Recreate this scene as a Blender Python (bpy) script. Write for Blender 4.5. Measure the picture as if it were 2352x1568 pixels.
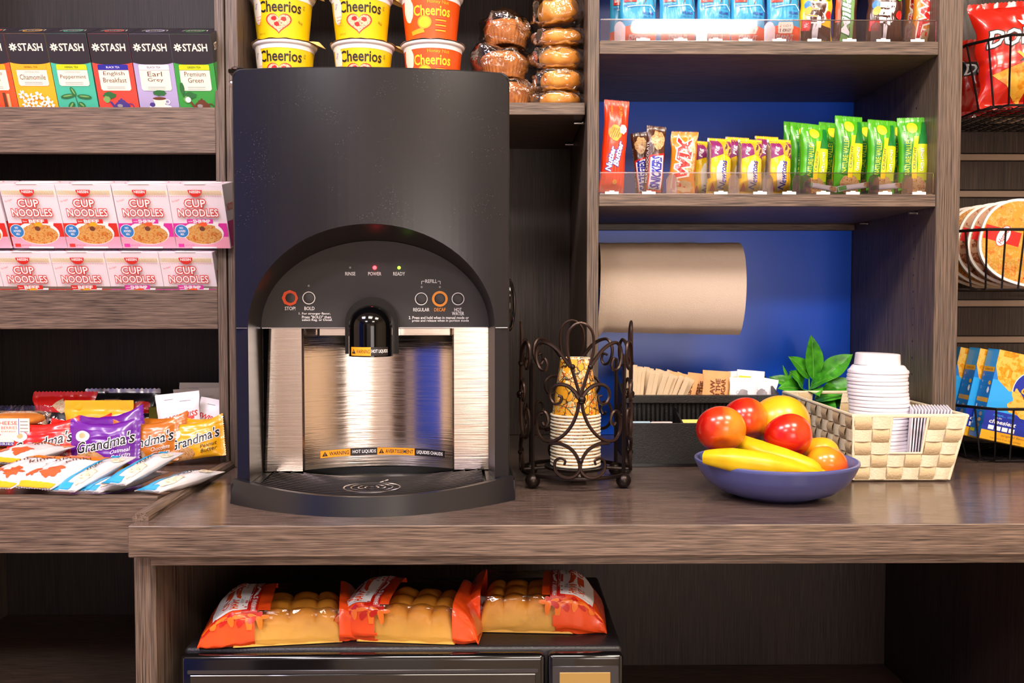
import bpy, bmesh, math, random
from mathutils import Vector, Matrix, Euler, noise
random.seed(7)
R = math.radians
sc = bpy.context.scene
col = sc.collection
for o in list(bpy.data.objects): bpy.data.objects.remove(o)

# ------------------------------------------------------------ camera, world, lights, exposure
FPX = 2200.0
EYE = Vector((0.0, -1.76, 1.207))
PITCH, YAW = math.atan(94 / FPX), math.atan(26 / FPX)
cam_d = bpy.data.cameras.new('camera'); cam = bpy.data.objects.new('camera', cam_d); col.objects.link(cam)
cam.location = EYE; cam.rotation_euler = (math.pi / 2 - PITCH, 0, -YAW)
cam_d.sensor_width = 36; cam_d.lens = 36 * FPX / 2352; cam_d.clip_start = 0.05
sc.camera = cam
sc.view_settings.view_transform = 'Standard'; sc.view_settings.look = 'None'
sc.view_settings.gamma = 1; sc.view_settings.use_curve_mapping = False
sc.view_settings.exposure = -0.25
sc.cycles.use_denoising = True
sc.cycles.max_bounces = 8; sc.cycles.transparent_max_bounces = 24; sc.cycles.glossy_bounces = 5
sc.cycles.caustics_reflective = False; sc.cycles.caustics_refractive = False
wd = bpy.data.worlds.new('world'); sc.world = wd; wd.use_nodes = True
wd.node_tree.nodes['Background'].inputs[0].default_value = (0.9, 0.85, 1.0, 1)
wd.node_tree.nodes['Background'].inputs[1].default_value = 0.35
def area(name, loc, tgt, sx, sy, power, c):
    d = bpy.data.lights.new(name, 'AREA'); d.shape = 'RECTANGLE'; d.size = sx; d.size_y = sy; d.energy = power; d.color = c
    o = bpy.data.objects.new(name, d); col.objects.link(o); o.location = loc
    o.rotation_euler = (Vector(tgt) - Vector(loc)).to_track_quat('-Z', 'Y').to_euler(); return o
LIGHTS = [('ceiling_light_left', (-1.15, -1.35, 2.66), (-1.0, -1.0, 0), .6, .6, 44, (.80, .76, 1.0)),
          ('ceiling_light_middle', (-0.05, -1.45, 2.66), (0, -1.0, 0), .6, .6, 42, (1.0, .90, .80)),
          ('ceiling_light_right', (1.05, -1.35, 2.66), (0.95, -1.0, 0), .6, .6, 40, (1.0, .87, .74)),
          ('ceiling_light_rear_left', (-1.0, -3.0, 2.66), (-1.0, -2.6, 0), .6, .6, 40, (.92, .9, 1.0)),
          ('ceiling_light_rear_right', (1.0, -3.0, 2.66), (1.0, -2.6, 0), .6, .6, 40, (1.0, .88, .74))]
LIGHTS += [('front_fill', (.82, -4.0, 1.05), (.1, 0, 1.0), 1.3, 1.0, 27, (1.0, .95, .93))]  # front fill added to lift the interiors, no real window behind it
for L in LIGHTS: area(*L)

CAMROT = cam.rotation_euler.to_matrix()
def P(px, py, Y):
    """world point seen at photo pixel (px, py) on the plane y = Y"""
    d = CAMROT @ Vector(((px - 1176) / FPX, (784 - py) / FPX, -1))
    return EYE + d * ((Y - EYE.y) / d.y)
def XF(px, Y): return P(px, 690, Y).x

# ------------------------------------------------------------ materials
def lin(h):
    h = h.lstrip('#'); out = []
    for i in (0, 2, 4):
        c = int(h[i:i + 2], 16) / 255
        out.append(c / 12.92 if c <= .04045 else ((c + .055) / 1.055) ** 2.4)
    return (*out, 1)
MATS = {}
def newmat(name):
    m = bpy.data.materials.new(name); m.use_nodes = True; MATS[name] = m
    return m, m.node_tree.nodes, m.node_tree.links, m.node_tree.nodes['Principled BSDF']
def tex(n, l, scale, stretch=(1, 1, 1), kind='ShaderNodeTexNoise', detail=3):
    tc = n.new('ShaderNodeTexCoord'); mp = n.new('ShaderNodeMapping'); mp.inputs['Scale'].default_value = stretch
    l.new(tc.outputs['Object'], mp.inputs[0]); t = n.new(kind); l.new(mp.outputs[0], t.inputs['Vector'])
    t.inputs['Scale'].default_value = scale
    if 'Detail' in t.inputs: t.inputs['Detail'].default_value = detail
    return t
def ramp(n, l, src, stops):
    r = n.new('ShaderNodeValToRGB'); l.new(src, r.inputs[0]); e = r.color_ramp.elements
    cc = [(p, lin(c) if isinstance(c, str) else c) for p, c in stops]
    e[0].position = cc[0][0]; e[0].color = cc[0][1]; e[1].position = cc[-1][0]; e[1].color = cc[-1][1]
    for p, c in cc[1:-1]: q = e.new(p); q.color = c
    return r
def mat(name, c, rough=.5, metal=0, coat=0, bump=None, c2=None, nscale=20, spec=.5, emit=0, stretch=(1, 1, 1), sss=0):
    """plain or two-tone noisy surface; bump=(scale, strength)"""
    if name in MATS: return name
    m, n, l, b = newmat(name)
    b.inputs['Base Color'].default_value = lin(c); b.inputs['Roughness'].default_value = rough
    b.inputs['Metallic'].default_value = metal; b.inputs['Coat Weight'].default_value = coat; b.inputs['Coat Roughness'].default_value = .12
    b.inputs['Specular IOR Level'].default_value = spec
    if emit: b.inputs['Emission Color'].default_value = lin(c); b.inputs['Emission Strength'].default_value = emit
    if c2:
        t = tex(n, l, nscale, stretch); r = ramp(n, l, t.outputs[0], [(.35, c), (.65, c2)]); l.new(r.outputs[0], b.inputs['Base Color'])
    if sss: b.inputs['Subsurface Weight'].default_value = sss; b.inputs['Subsurface Radius'].default_value = (.01, .006, .003)
    if bump:
        t = tex(n, l, bump[0], stretch); bp = n.new('ShaderNodeBump'); bp.inputs['Strength'].default_value = bump[1]; bp.inputs['Distance'].default_value = .002
        l.new(t.outputs[0], bp.inputs['Height']); l.new(bp.outputs[0], b.inputs['Normal'])
    return name
def multi(name, stops, scale, kind='ShaderNodeTexVoronoi', rough=.35, coat=0, stretch=(1, 1, 1), bump=0):
    """pictures of food and crumbly surfaces: several colours in cells or clouds"""
    m, n, l, b = newmat(name); b.inputs['Roughness'].default_value = rough; b.inputs['Coat Weight'].default_value = coat
    stops = [(p, tuple(x * .74 for x in lin(c)[:3]) + (1,)) for p, c in stops]
    t = tex(n, l, scale, stretch, kind)
    src = t.outputs['Color'] if kind.endswith('Voronoi') else t.outputs[0]
    if kind.endswith('Voronoi'):
        s = n.new('ShaderNodeSeparateColor'); l.new(src, s.inputs[0]); src = s.outputs[0]
    t2 = tex(n, l, scale * 3.1, stretch); mx = n.new('ShaderNodeMath'); mx.operation = 'MULTIPLY_ADD'; mx.inputs[1].default_value = .45; mx.inputs[2].default_value = -.22
    l.new(t2.outputs[0], mx.inputs[0]); ad = n.new('ShaderNodeMath'); ad.operation = 'ADD'; l.new(src, ad.inputs[0]); l.new(mx.outputs[0], ad.inputs[1])
    r = ramp(n, l, ad.outputs[0], stops); l.new(r.outputs[0], b.inputs['Base Color'])
    if bump:
        bp = n.new('ShaderNodeBump'); bp.inputs['Strength'].default_value = bump; bp.inputs['Distance'].default_value = .002
        l.new(ad.outputs[0], bp.inputs['Height']); l.new(bp.outputs[0], b.inputs['Normal'])
    return name
def wood(name, dark, light, axis, rough=.42, spec=.4, k=1.0):
    m, n, l, b = newmat(name)
    st = {'z': (1, 1, .014), 'x': (.022, 1, 1), 'y': (1, .022, 1)}[axis]
    a = tex(n, l, 1000 * k, st, detail=2); c = tex(n, l, 420 * k, st, detail=3); d = tex(n, l, 7, tuple(max(s, .15) for s in st), detail=3)
    def mul(src, f, off):
        q = n.new('ShaderNodeMath'); q.operation = 'MULTIPLY_ADD'; q.inputs[1].default_value = f; q.inputs[2].default_value = off; l.new(src, q.inputs[0]); return q.outputs[0]
    def add(x, y):
        q = n.new('ShaderNodeMath'); q.operation = 'ADD'; l.new(x, q.inputs[0]); l.new(y, q.inputs[1]); return q.outputs[0]
    s = add(add(mul(a.outputs[0], 1.7, -.85), mul(c.outputs[0], 1.1, -.55)), mul(d.outputs[0], .5, .25))
    r = ramp(n, l, s, [(.12, dark), (.88, light)]); l.new(r.outputs[0], b.inputs['Base Color'])
    b.inputs['Roughness'].default_value = rough; b.inputs['Specular IOR Level'].default_value = spec
    bp = n.new('ShaderNodeBump'); bp.inputs['Strength'].default_value = .12; bp.inputs['Distance'].default_value = .0006
    l.new(s, bp.inputs['Height']); l.new(bp.outputs[0], b.inputs['Normal'])
    return name
def film(name, tint='#ffffff', base=.08, rough=.08, bump=(28, .9), gain=.9):
    """clear plastic film or acrylic: mostly see-through with sharp highlights"""
    m, n, l, b = newmat(name); n.remove(b); out = n['Material Output']
    tr = n.new('ShaderNodeBsdfTransparent'); tr.inputs[0].default_value = lin(tint)
    gl = n.new('ShaderNodeBsdfGlossy'); gl.inputs['Roughness'].default_value = rough
    lw = n.new('ShaderNodeFresnel'); lw.inputs['IOR'].default_value = 1.5
    mm = n.new('ShaderNodeMath'); mm.operation = 'MULTIPLY_ADD'; mm.inputs[1].default_value = gain; mm.inputs[2].default_value = base; mm.use_clamp = True
    l.new(lw.outputs[0], mm.inputs[0]); mx = n.new('ShaderNodeMixShader')
    l.new(mm.outputs[0], mx.inputs[0]); l.new(tr.outputs[0], mx.inputs[1]); l.new(gl.outputs[0], mx.inputs[2]); l.new(mx.outputs[0], out.inputs[0])
    if bump:
        t = tex(n, l, bump[0]); bp = n.new('ShaderNodeBump'); bp.inputs['Strength'].default_value = bump[1]; bp.inputs['Distance'].default_value = .004
        l.new(t.outputs[0], bp.inputs['Height']); l.new(bp.outputs[0], gl.inputs['Normal']); l.new(bp.outputs[0], lw.inputs['Normal'])
    return name

# ------------------------------------------------------------ meshes
class MB:
    def __init__(s): s.v = []; s.f = []; s.m = []; s.sm = []; s.mats = []
    def mi(s, m):
        if m not in s.mats: s.mats.append(m)
        return s.mats.index(m)
    def add(s, vs, fs, m, smooth=False, X=None):
        k = len(s.v); i = s.mi(m)
        s.v += [tuple(X @ Vector(p)) if X else tuple(p) for p in vs]
        for f in fs: s.f.append(tuple(a + k for a in f)); s.m.append(i); s.sm.append(smooth)
    def box(s, x0, x1, y0, y1, z0, z1, m, c=0.0, X=None):
        if c <= 0:
            vs = [(x, y, z) for x in (x0, x1) for y in (y0, y1) for z in (z0, z1)]
            return s.add(vs, [(0, 1, 3, 2), (4, 6, 7, 5), (0, 4, 5, 1), (2, 3, 7, 6), (0, 2, 6, 4), (1, 5, 7, 3)], m, False, X)
        b = bmesh.new(); bmesh.ops.create_cube(b, size=1)
        for v in b.verts: v.co = Vector(((x0 + x1) / 2 + v.co.x * (x1 - x0), (y0 + y1) / 2 + v.co.y * (y1 - y0), (z0 + z1) / 2 + v.co.z * (z1 - z0)))
        bmesh.ops.bevel(b, geom=b.edges[:], offset=c, segments=3 if c > .003 else 1, profile=.5, affect='EDGES')
        b.verts.index_update()
        s.add([v.co.copy() for v in b.verts], [tuple(v.index for v in f.verts) for f in b.faces], m, c > .003, X); b.free()
    def grid(s, nu, nv, fn, m, smooth=True, flip=False, mf=None, wrap=False, X=None):
        vs = [fn(i / nu, j / nv) for j in range(nv + 1) for i in range(nu + 1)]
        W = nu + 1; fs = {}
        for j in range(nv):
            for i in range(nu):
                q = (j * W + i, j * W + i + 1, (j + 1) * W + i + 1, (j + 1) * W + i)
                mm = mf((i + .5) / nu, (j + .5) / nv) if mf else m
                if mm is None: continue
                fs.setdefault(mm, []).append(q[::-1] if flip else q)
        k = len(s.v); s.v += [tuple(X @ Vector(p)) if X else tuple(p) for p in vs]
        for mm, L in fs.items():
            i = s.mi(mm)
            for q in L: s.f.append(tuple(a + k for a in q)); s.m.append(i); s.sm.append(smooth)
    def lathe(s, prof, n, m, c=(0, 0, 0), smooth=True, mf=None, X=None):
        c = Vector(c)
        s.grid(n, len(prof) - 1, lambda u, v: c + Vector((prof[round(v * (len(prof) - 1))][0] * math.cos(u * 2 * math.pi), prof[round(v * (len(prof) - 1))][0] * math.sin(u * 2 * math.pi), prof[round(v * (len(prof) - 1))][1])), m, smooth, mf=mf, X=X)
    def ball(s, c, r, m, n=16, X=None, sq=(1, 1, 1)):
        c = Vector(c)
        s.grid(n, n // 2, lambda u, v: c + Vector((r * sq[0] * math.sin(v * math.pi) * math.cos(-u * 2 * math.pi), r * sq[1] * math.sin(v * math.pi) * math.sin(-u * 2 * math.pi), r * sq[2] * math.cos(v * math.pi))), m, X=X)
    def tube(s, pts, r, m, n=8, closed=False, X=None, flat=1.0):
        pts = [Vector(p) for p in pts]; N = len(pts)
        rr = r if isinstance(r, (list, tuple)) else [r] * N
        T = []
        for i in range(N):
            a = pts[(i - 1) % N] if (closed or i) else pts[i]; b = pts[(i + 1) % N] if (closed or i < N - 1) else pts[i]
            T.append((b - a).normalized())
        up = Vector((0, 0, 1)) if abs(T[0].z) < .9 else Vector((0, 1, 0)); nrm = (up - T[0] * up.dot(T[0])).normalized()
        vs = []
        for i in range(N):
            nrm = (nrm - T[i] * nrm.dot(T[i])).normalized(); bi = T[i].cross(nrm)
            for k in range(n):
                a = 2 * math.pi * k / n; vs.append(pts[i] + nrm * math.cos(a) * rr[i] + bi * math.sin(a) * rr[i] * flat)
        fs = []
        for i in range(N if closed else N - 1):
            for k in range(n):
                a = i * n + k; b = i * n + (k + 1) % n; c = ((i + 1) % N) * n + (k + 1) % n; d = ((i + 1) % N) * n + k
                fs.append((a, b, c, d))
        if not closed: fs += [tuple(range(n))[::-1], tuple((N - 1) * n + k for k in range(n))]
        s.add(vs, fs, m, True, X)
    def prism(s, poly, y0, y1, m, X=None, smooth=False):
        """poly in (x, z), extruded from y0 (front) to y1"""
        n = len(poly); vs = [(x, y0, z) for x, z in poly] + [(x, y1, z) for x, z in poly]
        fs = [tuple(range(n)), tuple(range(n, 2 * n))[::-1]] + [(i, i + n, (i + 1) % n + n, (i + 1) % n) for i in range(n)]
        s.add(vs, fs, m, smooth, X)
    def art(s, A, fmap, base=.0002, step=5e-5, cut=None, clip=None):
        b = bmesh.new(); mats = []
        for k, (vs, fs, m) in enumerate(A.it):
            if m not in mats: mats.append(m)
            bv = [b.verts.new((x, y, base + k * step)) for x, y in vs]
            for f in fs:
                try: q = b.faces.new([bv[i] for i in f]); q.material_index = mats.index(m)
                except ValueError: pass
        if cut and b.verts:
            cu, cv = cut if isinstance(cut, tuple) else (cut, cut)
            for ax, st in ((0, cu), (1, cv)):
                if not st: continue
                lo = min(v.co[ax] for v in b.verts); hi = max(v.co[ax] for v in b.verts); t = math.ceil(lo / st) * st
                while t < hi:
                    co = Vector((0, 0, 0)); co[ax] = t; no = Vector((0, 0, 0)); no[ax] = 1
                    bmesh.ops.bisect_plane(b, geom=b.verts[:] + b.edges[:] + b.faces[:], dist=1e-7, plane_co=co, plane_no=no); t += st
        if clip:
            for ax, sg, val in ((0, -1, clip[0]), (0, 1, clip[1]), (1, -1, clip[2]), (1, 1, clip[3])):
                co = Vector((0, 0, 0)); co[ax] = val; no = Vector((0, 0, 0)); no[ax] = sg
                bmesh.ops.bisect_plane(b, geom=b.verts[:] + b.edges[:] + b.faces[:], dist=1e-7, plane_co=co, plane_no=no, clear_outer=True)
        b.verts.index_update(); k = len(s.v)
        s.v += [tuple(fmap(v.co.x, v.co.y, v.co.z)) for v in b.verts]
        for f in b.faces: s.f.append(tuple(v.index + k for v in f.verts)); s.m.append(s.mi(mats[f.material_index])); s.sm.append(bool(cut))
        b.free()
    def mesh(s, name):
        me = bpy.data.meshes.new(name); me.from_pydata(s.v, [], s.f)
        for m in s.mats: me.materials.append(MATS[m])
        me.polygons.foreach_set('material_index', s.m); me.polygons.foreach_set('use_smooth', s.sm)
        me.update(); me.validate(); return me
    def build(s, name, parent=None, sharp=40, **kw):
        me = s.mesh(name)
        if any(s.sm): me.set_sharp_from_angle(angle=R(sharp))
        o = bpy.data.objects.new(name, me); col.objects.link(o); o.parent = parent
        return tag(o, **kw)
def tag(o, label=None, cat=None, group=None, kind=None, loc=None, rot=None):
    if label: o['label'] = label
    if cat: o['category'] = cat
    if group: o['group'] = group
    if kind: o['kind'] = kind
    if loc is not None: o.location = loc
    if rot is not None: o.rotation_euler = rot
    return o
def thing(name, label, cat, loc=(0, 0, 0), rot=(0, 0, 0), group=None):
    o = bpy.data.objects.new(name, None); col.objects.link(o); o.empty_display_size = .05
    return tag(o, label, cat, group, None, loc, rot)
def dup(o, label, loc=None, rot=None, group=None, scale=None):
    c = o.copy(); col.objects.link(c); c['label'] = label
    if group: c['group'] = group
    if loc is not None: c.location = loc
    if rot is not None: c.rotation_euler = rot
    if scale is not None: c.scale = scale
    for ch in list(o.children):
        d = ch.copy(); col.objects.link(d); d.parent = c
        for g in list(ch.children):
            e = g.copy(); col.objects.link(e); e.parent = d
    return c

# ------------------------------------------------------------ flat printed art
TC = {}
def textmesh(s, bold, shear):
    k = (s, bold, shear)
    if k not in TC:
        cu = bpy.data.curves.new('lettering', 'FONT'); cu.body = s; cu.size = 1; cu.offset = bold; cu.shear = shear; cu.resolution_u = 2
        cu.space_line = .95; cu.align_x = 'CENTER'
        ob = bpy.data.objects.new('lettering', cu); me = bpy.data.meshes.new_from_object(ob)
        vs = [(v.co.x, v.co.y) for v in me.vertices]; fs = [tuple(p.vertices) for p in me.polygons]
        bpy.data.objects.remove(ob); bpy.data.curves.remove(cu); bpy.data.meshes.remove(me)
        x0 = min(p[0] for p in vs); x1 = max(p[0] for p in vs); y0 = min(p[1] for p in vs); y1 = max(p[1] for p in vs)
        TC[k] = (vs, fs, x0, x1, y0, y1)
    return TC[k]
class Art:
    def __init__(s): s.it = []
    def poly(s, pts, m): s.it.append((list(pts), [tuple(range(len(pts)))], m)); return s
    def rect(s, x0, y0, x1, y1, m): return s.poly([(x0, y0), (x1, y0), (x1, y1), (x0, y1)], m)
    def ell(s, cx, cy, rx, ry, m, n=24, rot=0, a0=0, a1=360):
        c, q = math.cos(rot), math.sin(rot); pts = []
        for i in range(n + (a1 - a0 < 360)):
            a = R(a0 + (a1 - a0) * i / n); x, y = rx * math.cos(a), ry * math.sin(a); pts.append((cx + x * c - y * q, cy + x * q + y * c))
        return s.poly(pts, m)
    def blob(s, cx, cy, rx, ry, m, n=30, amp=.15, seed=0, rot=0):
        c, q = math.cos(rot), math.sin(rot); pts = []
        for i in range(n):
            a = 2 * math.pi * i / n; k = 1 + amp * noise.noise(Vector((math.cos(a) * 2 + seed, math.sin(a) * 2, seed)))*2
            x, y = rx * k * math.cos(a), ry * k * math.sin(a); pts.append((cx + x * c - y * q, cy + x * q + y * c))
        return s.poly(pts, m)
    def ring(s, cx, cy, r0, r1, m, n=24, ry=1):
        vs = [(cx + r * math.cos(2 * math.pi * i / n), cy + r * ry * math.sin(2 * math.pi * i / n)) for r in (r0, r1) for i in range(n)]
        s.it.append((vs, [(i, n + i, n + (i + 1) % n, (i + 1) % n)[::-1] for i in range(n)], m)); return s
    def line(s, pts, w, m):
        for a, b in zip(pts, pts[1:]):
            dx, dy = b[0] - a[0], b[1] - a[1]; L = math.hypot(dx, dy) or 1; nx, ny = -dy / L * w / 2, dx / L * w / 2
            s.poly([(a[0] - nx, a[1] - ny), (b[0] - nx, b[1] - ny), (b[0] + nx, b[1] + ny), (a[0] + nx, a[1] + ny)], m)
        return s
    def text(s, t, cx, cy, w, h, m, bold=0.0, rot=0, shear=0.0, grow=0.0, arc=0.0):
        """fits the string into a w x h box centred at cx, cy; grow widens the outline; arc lifts the middle"""
        vs, fs, x0, x1, y0, y1 = textmesh(t, 0.0, shear)
        if bold or grow: vs2, fs2, *_ = textmesh(t, round(bold + grow, 4), shear); vs, fs = vs2, fs2
        sx, sy = w / (x1 - x0), h / (y1 - y0); mx, my = (x0 + x1) / 2, (y0 + y1) / 2; c, q = math.cos(R(rot)), math.sin(R(rot)); out = []
        for x, y in vs:
            X, Y = (x - mx) * sx, (y - my) * sy; Y += arc * (1 - (2 * X / w) ** 2)
            out.append((cx + X * c - Y * q, cy + X * q + Y * c))
        s.it.append((out, fs, m)); return s
    def outl(s, t, cx, cy, w, h, m, mo, bold=.02, grow=.05, **k):
        s.text(t, cx, cy, w, h, mo, bold, grow=grow, **k); return s.text(t, cx, cy, w, h, m, bold, **k)

# ------------------------------------------------------------ pillow packs
def pack(w, h, t, m, mb=None, nu=18, nv=26, seal=.012, wr=.0012, seed=1, zig=.0012, side=.55, art=None, cut=.0042, mf=None, belly=1.0, ends=(1, 1), step=1.3e-4, pinch=0.0, sealm=None, keep=None):
    """a flow-wrapped or pillow bag: x across, z from 0 to h, printed front facing -y"""
    b = keep or MB()
    def prof(u, v):
        e = max(0.0, 1 - abs(2 * u - 1) ** 2.6) ** side
        zz = v * h; a = min(1, max(0, (zz - seal * ends[0]) / (.3 * h * belly + 1e-6))) if ends[0] else 1; c = min(1, max(0, (h - zz - seal * ends[1]) / (.3 * h * belly + 1e-6))) if ends[1] else 1
        g = math.sin(min(a, 1) * math.pi / 2) ** .7 * math.sin(min(c, 1) * math.pi / 2) ** .7
        return e * g, g
    def pt(u, v, side_, off=0.0):
        e, g = prof(u, v); ww = w * (1 - pinch * (1 - abs(2 * v - 1)) * 0) * (1 - .06 * g)
        x = (u - .5) * ww; z = v * h
        nz = noise.noise(Vector((u * 5 + seed * 7.1, v * 7, seed))) * wr + noise.noise(Vector((u * 16, v * 3 + seed * 3.3, seed))) * wr * (1.4 - g)
        y = t / 2 * e * 1.0 + .0005 + nz * (.35 + e)
        if zig and ((v < 1e-6 and ends[0]) or (v > 1 - 1e-6 and ends[1])): z += zig * (1 if round(u * nu * 2) % 2 else -1)
        x += noise.noise(Vector((v * 6, seed * 5.5, side_ * 0))) * wr * 1.2
        return Vector((x, side_ * (y + off), z))
    zn = nu * 2 if zig else nu
    def mfun(u, v):
        if sealm and (v * h < seal * .8 and ends[0] or v * h > h - seal * .8 and ends[1]): return sealm
        return mf(u, v) if mf else m
    b.grid(zn, nv, lambda u, v: pt(u, v, -1), m, True, mf=mfun)
    b.grid(zn, nv, lambda u, v: pt(u, v, 1), mb or m, True, flip=True, mf=mfun if not mb else None)
    for U in (0, 1):
        b.grid(1, nv, lambda u, v: pt(U, v, -1 + 2 * u), m, True, flip=(U == 0), mf=(lambda u, v: mfun(U, v)))
    def fmap(x, y, off):
        v = min(1, max(0, y / h)); e, g = prof(.5, v); u = .5 + x / (w * (1 - .06 * g)); u = min(1, max(0, u)); p = pt(u, v, -1, 0)
        p.y -= off + .00035; p.x = x + (p.x - (u - .5) * w * (1 - .06 * g)); p.z = y; return p
    if art: b.art(art, fmap, cut=cut, step=step, base=.0003, clip=(-w * .475, w * .475, .001, h - .001))
    return b
# ------------------------------------------------------------ shared materials
wood('wood_v', '#2c221d', '#7e6a5c', 'z'); wood('wood_h', '#2e231e', '#826c5d', 'x'); wood('wood_y', '#2e231e', '#826c5d', 'y')
wood('back_shade_v', '#140f0e', '#332826', 'z', rough=.5)  # wood_v darkened: shade behind the left shelves is in the colour
wood('inner_v', '#1a1412', '#4a3c35', 'z', rough=.5)  # wood_v darkened: bay and cabinet interior shade is in the colour
wood('counter_top_m', '#1c1512', '#78635a', 'x', rough=.16, spec=.6)
mat('white', '#f2eef0', .5); mat('black', '#0b0b0d', .4); mat('ink', '#1a1416', .45); mat('dark', '#1c1a1e', .45)
mat('metal', '#b9b4b6', .3, metal=1); mat('steel_dark', '#55504f', .35, metal=1)
mat('wall_paint', '#d9c3a6', .8); mat('ceiling_paint', '#e9e4dc', .9, c2='#dcd6cc', nscale=8); mat('blue_wall', '#2a4fd0', .6)
mat('floor_m', '#a89480', .4, c2='#8e7c6a', nscale=6)
mat('white_trim', '#e8e2dc', .5); mat('reflect_dark', '#4a382c', .5)

# ------------------------------------------------------------ the room
def struct(name, b, **k): return b.build(name, kind='structure', **k)
def slab(name, x0, x1, y0, y1, z0, z1, m):
    b = MB(); b.box(x0, x1, y0, y1, z0, z1, m); return struct(name, b)
slab('floor', -2.6, 2.6, -4.2, .6, -.1, 0, 'floor_m')
slab('ceiling', -2.6, 2.6, -4.2, .6, 2.7, 2.8, 'ceiling_paint')
slab('wall_back', -2.6, 2.6, .5, .6, 0, 2.7, 'wall_paint')
slab('wall_left', -2.6, -2.5, -2.0, .5, 0, 2.7, 'wall_paint'); slab('wall_left_rear', -2.6, -2.5, -4.2, -2.0, 0, 2.7, 'blue_wall')
slab('wall_right', 2.5, 2.6, -4.2, .5, 0, 2.7, 'wall_paint')
slab('wall_front', -2.5, 2.5, -4.2, -4.1, 0, 2.7, 'wall_paint')
slab('baseboard_front', -2.5, 2.5, -4.1, -4.085, 0, .1, 'white_trim')

for nm, x0, x1, m_ in (('reflect_panel_1', -1.9, -1.0, 'reflect_dark'), ('reflect_panel_2', -.75, .0, 'white_trim'), ('reflect_panel_3', 1.65, 2.35, 'reflect_dark')):  # door-shaped panels added for their reflections in the dispenser
    b = MB(); b.box(x0, x1, -4.1, -4.07, 0, 2.15, m_, .004); b.box(x0 - .07, x0, -4.1, -4.06, 0, 2.22, 'white_trim', .004); b.box(x1, x1 + .07, -4.1, -4.06, 0, 2.22, 'white_trim', .004); b.box(x0 - .07, x1 + .07, -4.1, -4.06, 2.15, 2.22, 'white_trim', .004); struct(nm, b)
mat('fill_glow', '#fff0e6', .2, emit=1.0)
b = MB(); b.box(.15, 1.49, -4.1, -4.05, .43, .5, 'white_trim', .004); b.box(.15, 1.49, -4.1, -4.05, 1.6, 1.67, 'white_trim', .004); b.box(.15, .17, -4.1, -4.05, .5, 1.6, 'white_trim'); b.box(1.47, 1.49, -4.1, -4.05, .5, 1.6, 'white_trim'); b.box(.81, .83, -4.1, -4.06, .5, 1.6, 'white_trim'); b.box(.17, 1.47, -4.1, -4.08, .5, 1.6, 'fill_glow'); struct('fill_panel_1', b)  # framed glowing panel added to go with the front fill
EZ = 1.207
# ------------------------------------------------------------ left display unit
lu = thing('display_shelf', 'dark wood-grain display shelf with lipped shelves full of tea, noodles and snacks', 'shelf', (0, 0, 0))
def part(name, parent, x0, x1, y0, y1, z0, z1, m, c=.0008, label=None, X=None):
    b = MB(); b.box(x0, x1, y0, y1, z0, z1, m, c, X); return b.build(name, parent, label=label)
part('side_panel', lu, -1.155, -1.13, .0, .42, .0, 2.3, 'wood_v')
part('side_panel', lu, -.5176, -.5005, .0, .42, .47, 2.3, 'wood_v')
part('back_panel', lu, -1.225, -.5176, .42, .438, .0, 2.3, 'back_shade_v'); part('side_panel', lu, -1.200, -1.156, .002, .4195, .489, .8875, 'wood_v')
part('top_panel', lu, -1.13, -.5176, 0, .42, 2.28, 2.3, 'wood_h')
LX0, LX1 = -1.13, -.5178
def lip_shelf(z0, z1, zb, slope):
    part('shelf_lip', lu, LX0, LX1, 0, .02, z0, z1, 'wood_h')
    X = Matrix.Translation((0, .0295, zb - .0145)) @ Matrix.Rotation(slope, 4, 'X')
    part('shelf_board', lu, LX0, LX1, 0, .385 / math.cos(slope) - .012, 0, .016, 'wood_h', X=X)
lip_shelf(1.475, 1.557, 1.5245, R(23)); lip_shelf(1.155, 1.233, 1.174, R(11))
# deep snack tray reaching out over the cabinet
part('tray_lip', lu, -1.2, -.5125, -.335, -.315, .830, .9145, 'wood_h')
part('tray_board', lu, -1.2, -.5125, -.3145, .4195, .888, .9085, 'counter_top_m')
part('lower_shelf', lu, -1.2, -.5125, -.335, .4195, .47, .488, 'wood_h')
part('side_panel', lu, -1.225, -1.201, -.335, .4195, 0, .9085, 'wood_v')
part('plinth', lu, -1.2, -.5125, -.3, -.28, .0, .1, 'wood_h')

# ------------------------------------------------------------ middle and right shelving
mu = thing('bay_shelving', 'tall dark wood-grain shelving with a middle bay and a blue-backed right bay on the countertop', 'shelf')
CT = .9
part('side_panel', mu, -.498, -.476, 0, .42, CT, 2.3, 'wood_v')
part('divider_panel', mu, .158, .1796, 0, .42, CT, 2.3, 'wood_v')
part('side_panel', mu, .800, .844, 0, .42, CT, 2.3, 'wood_v')
part('back_panel', mu, -.476, .158, .42, .438, CT, 2.3, 'inner_v')
bb = MB(); m_, n_, l_, b_ = newmat('blue_back'); b_.inputs['Base Color'].default_value = lin('#1a66ff'); b_.inputs['Roughness'].default_value = .28
bb.box(.1796, .800, .42, .438, CT, 2.3, 'blue_back', .0008)
bb.build('back_panel', mu, label='glossy royal blue back panel')
part('top_panel', mu, -.476, .800, 0, .42, 2.28, 2.3, 'wood_h')
part('shelf_board', mu, -.4755, .1555, .02, .4195, 1.549, 1.5712, 'wood_h')
part('shelf_board', mu, .180, .7996, .001, .4195, 1.655, 1.679, 'wood_h')
part('shelf_board', mu, .180, .7996, .001, .4195, 1.3795, 1.4015, 'wood_h')
part('shelf_board', mu, .180, .7996, .001, .4195, 1.96, 1.982, 'wood_h')
part('shelf_board', mu, -.4755, .1555, .02, .4195, 1.90, 1.922, 'wood_h')
part('back_cleat', mu, .180, .7996, .402, .4198, 1.3655, 1.3794, 'wood_h')
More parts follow.
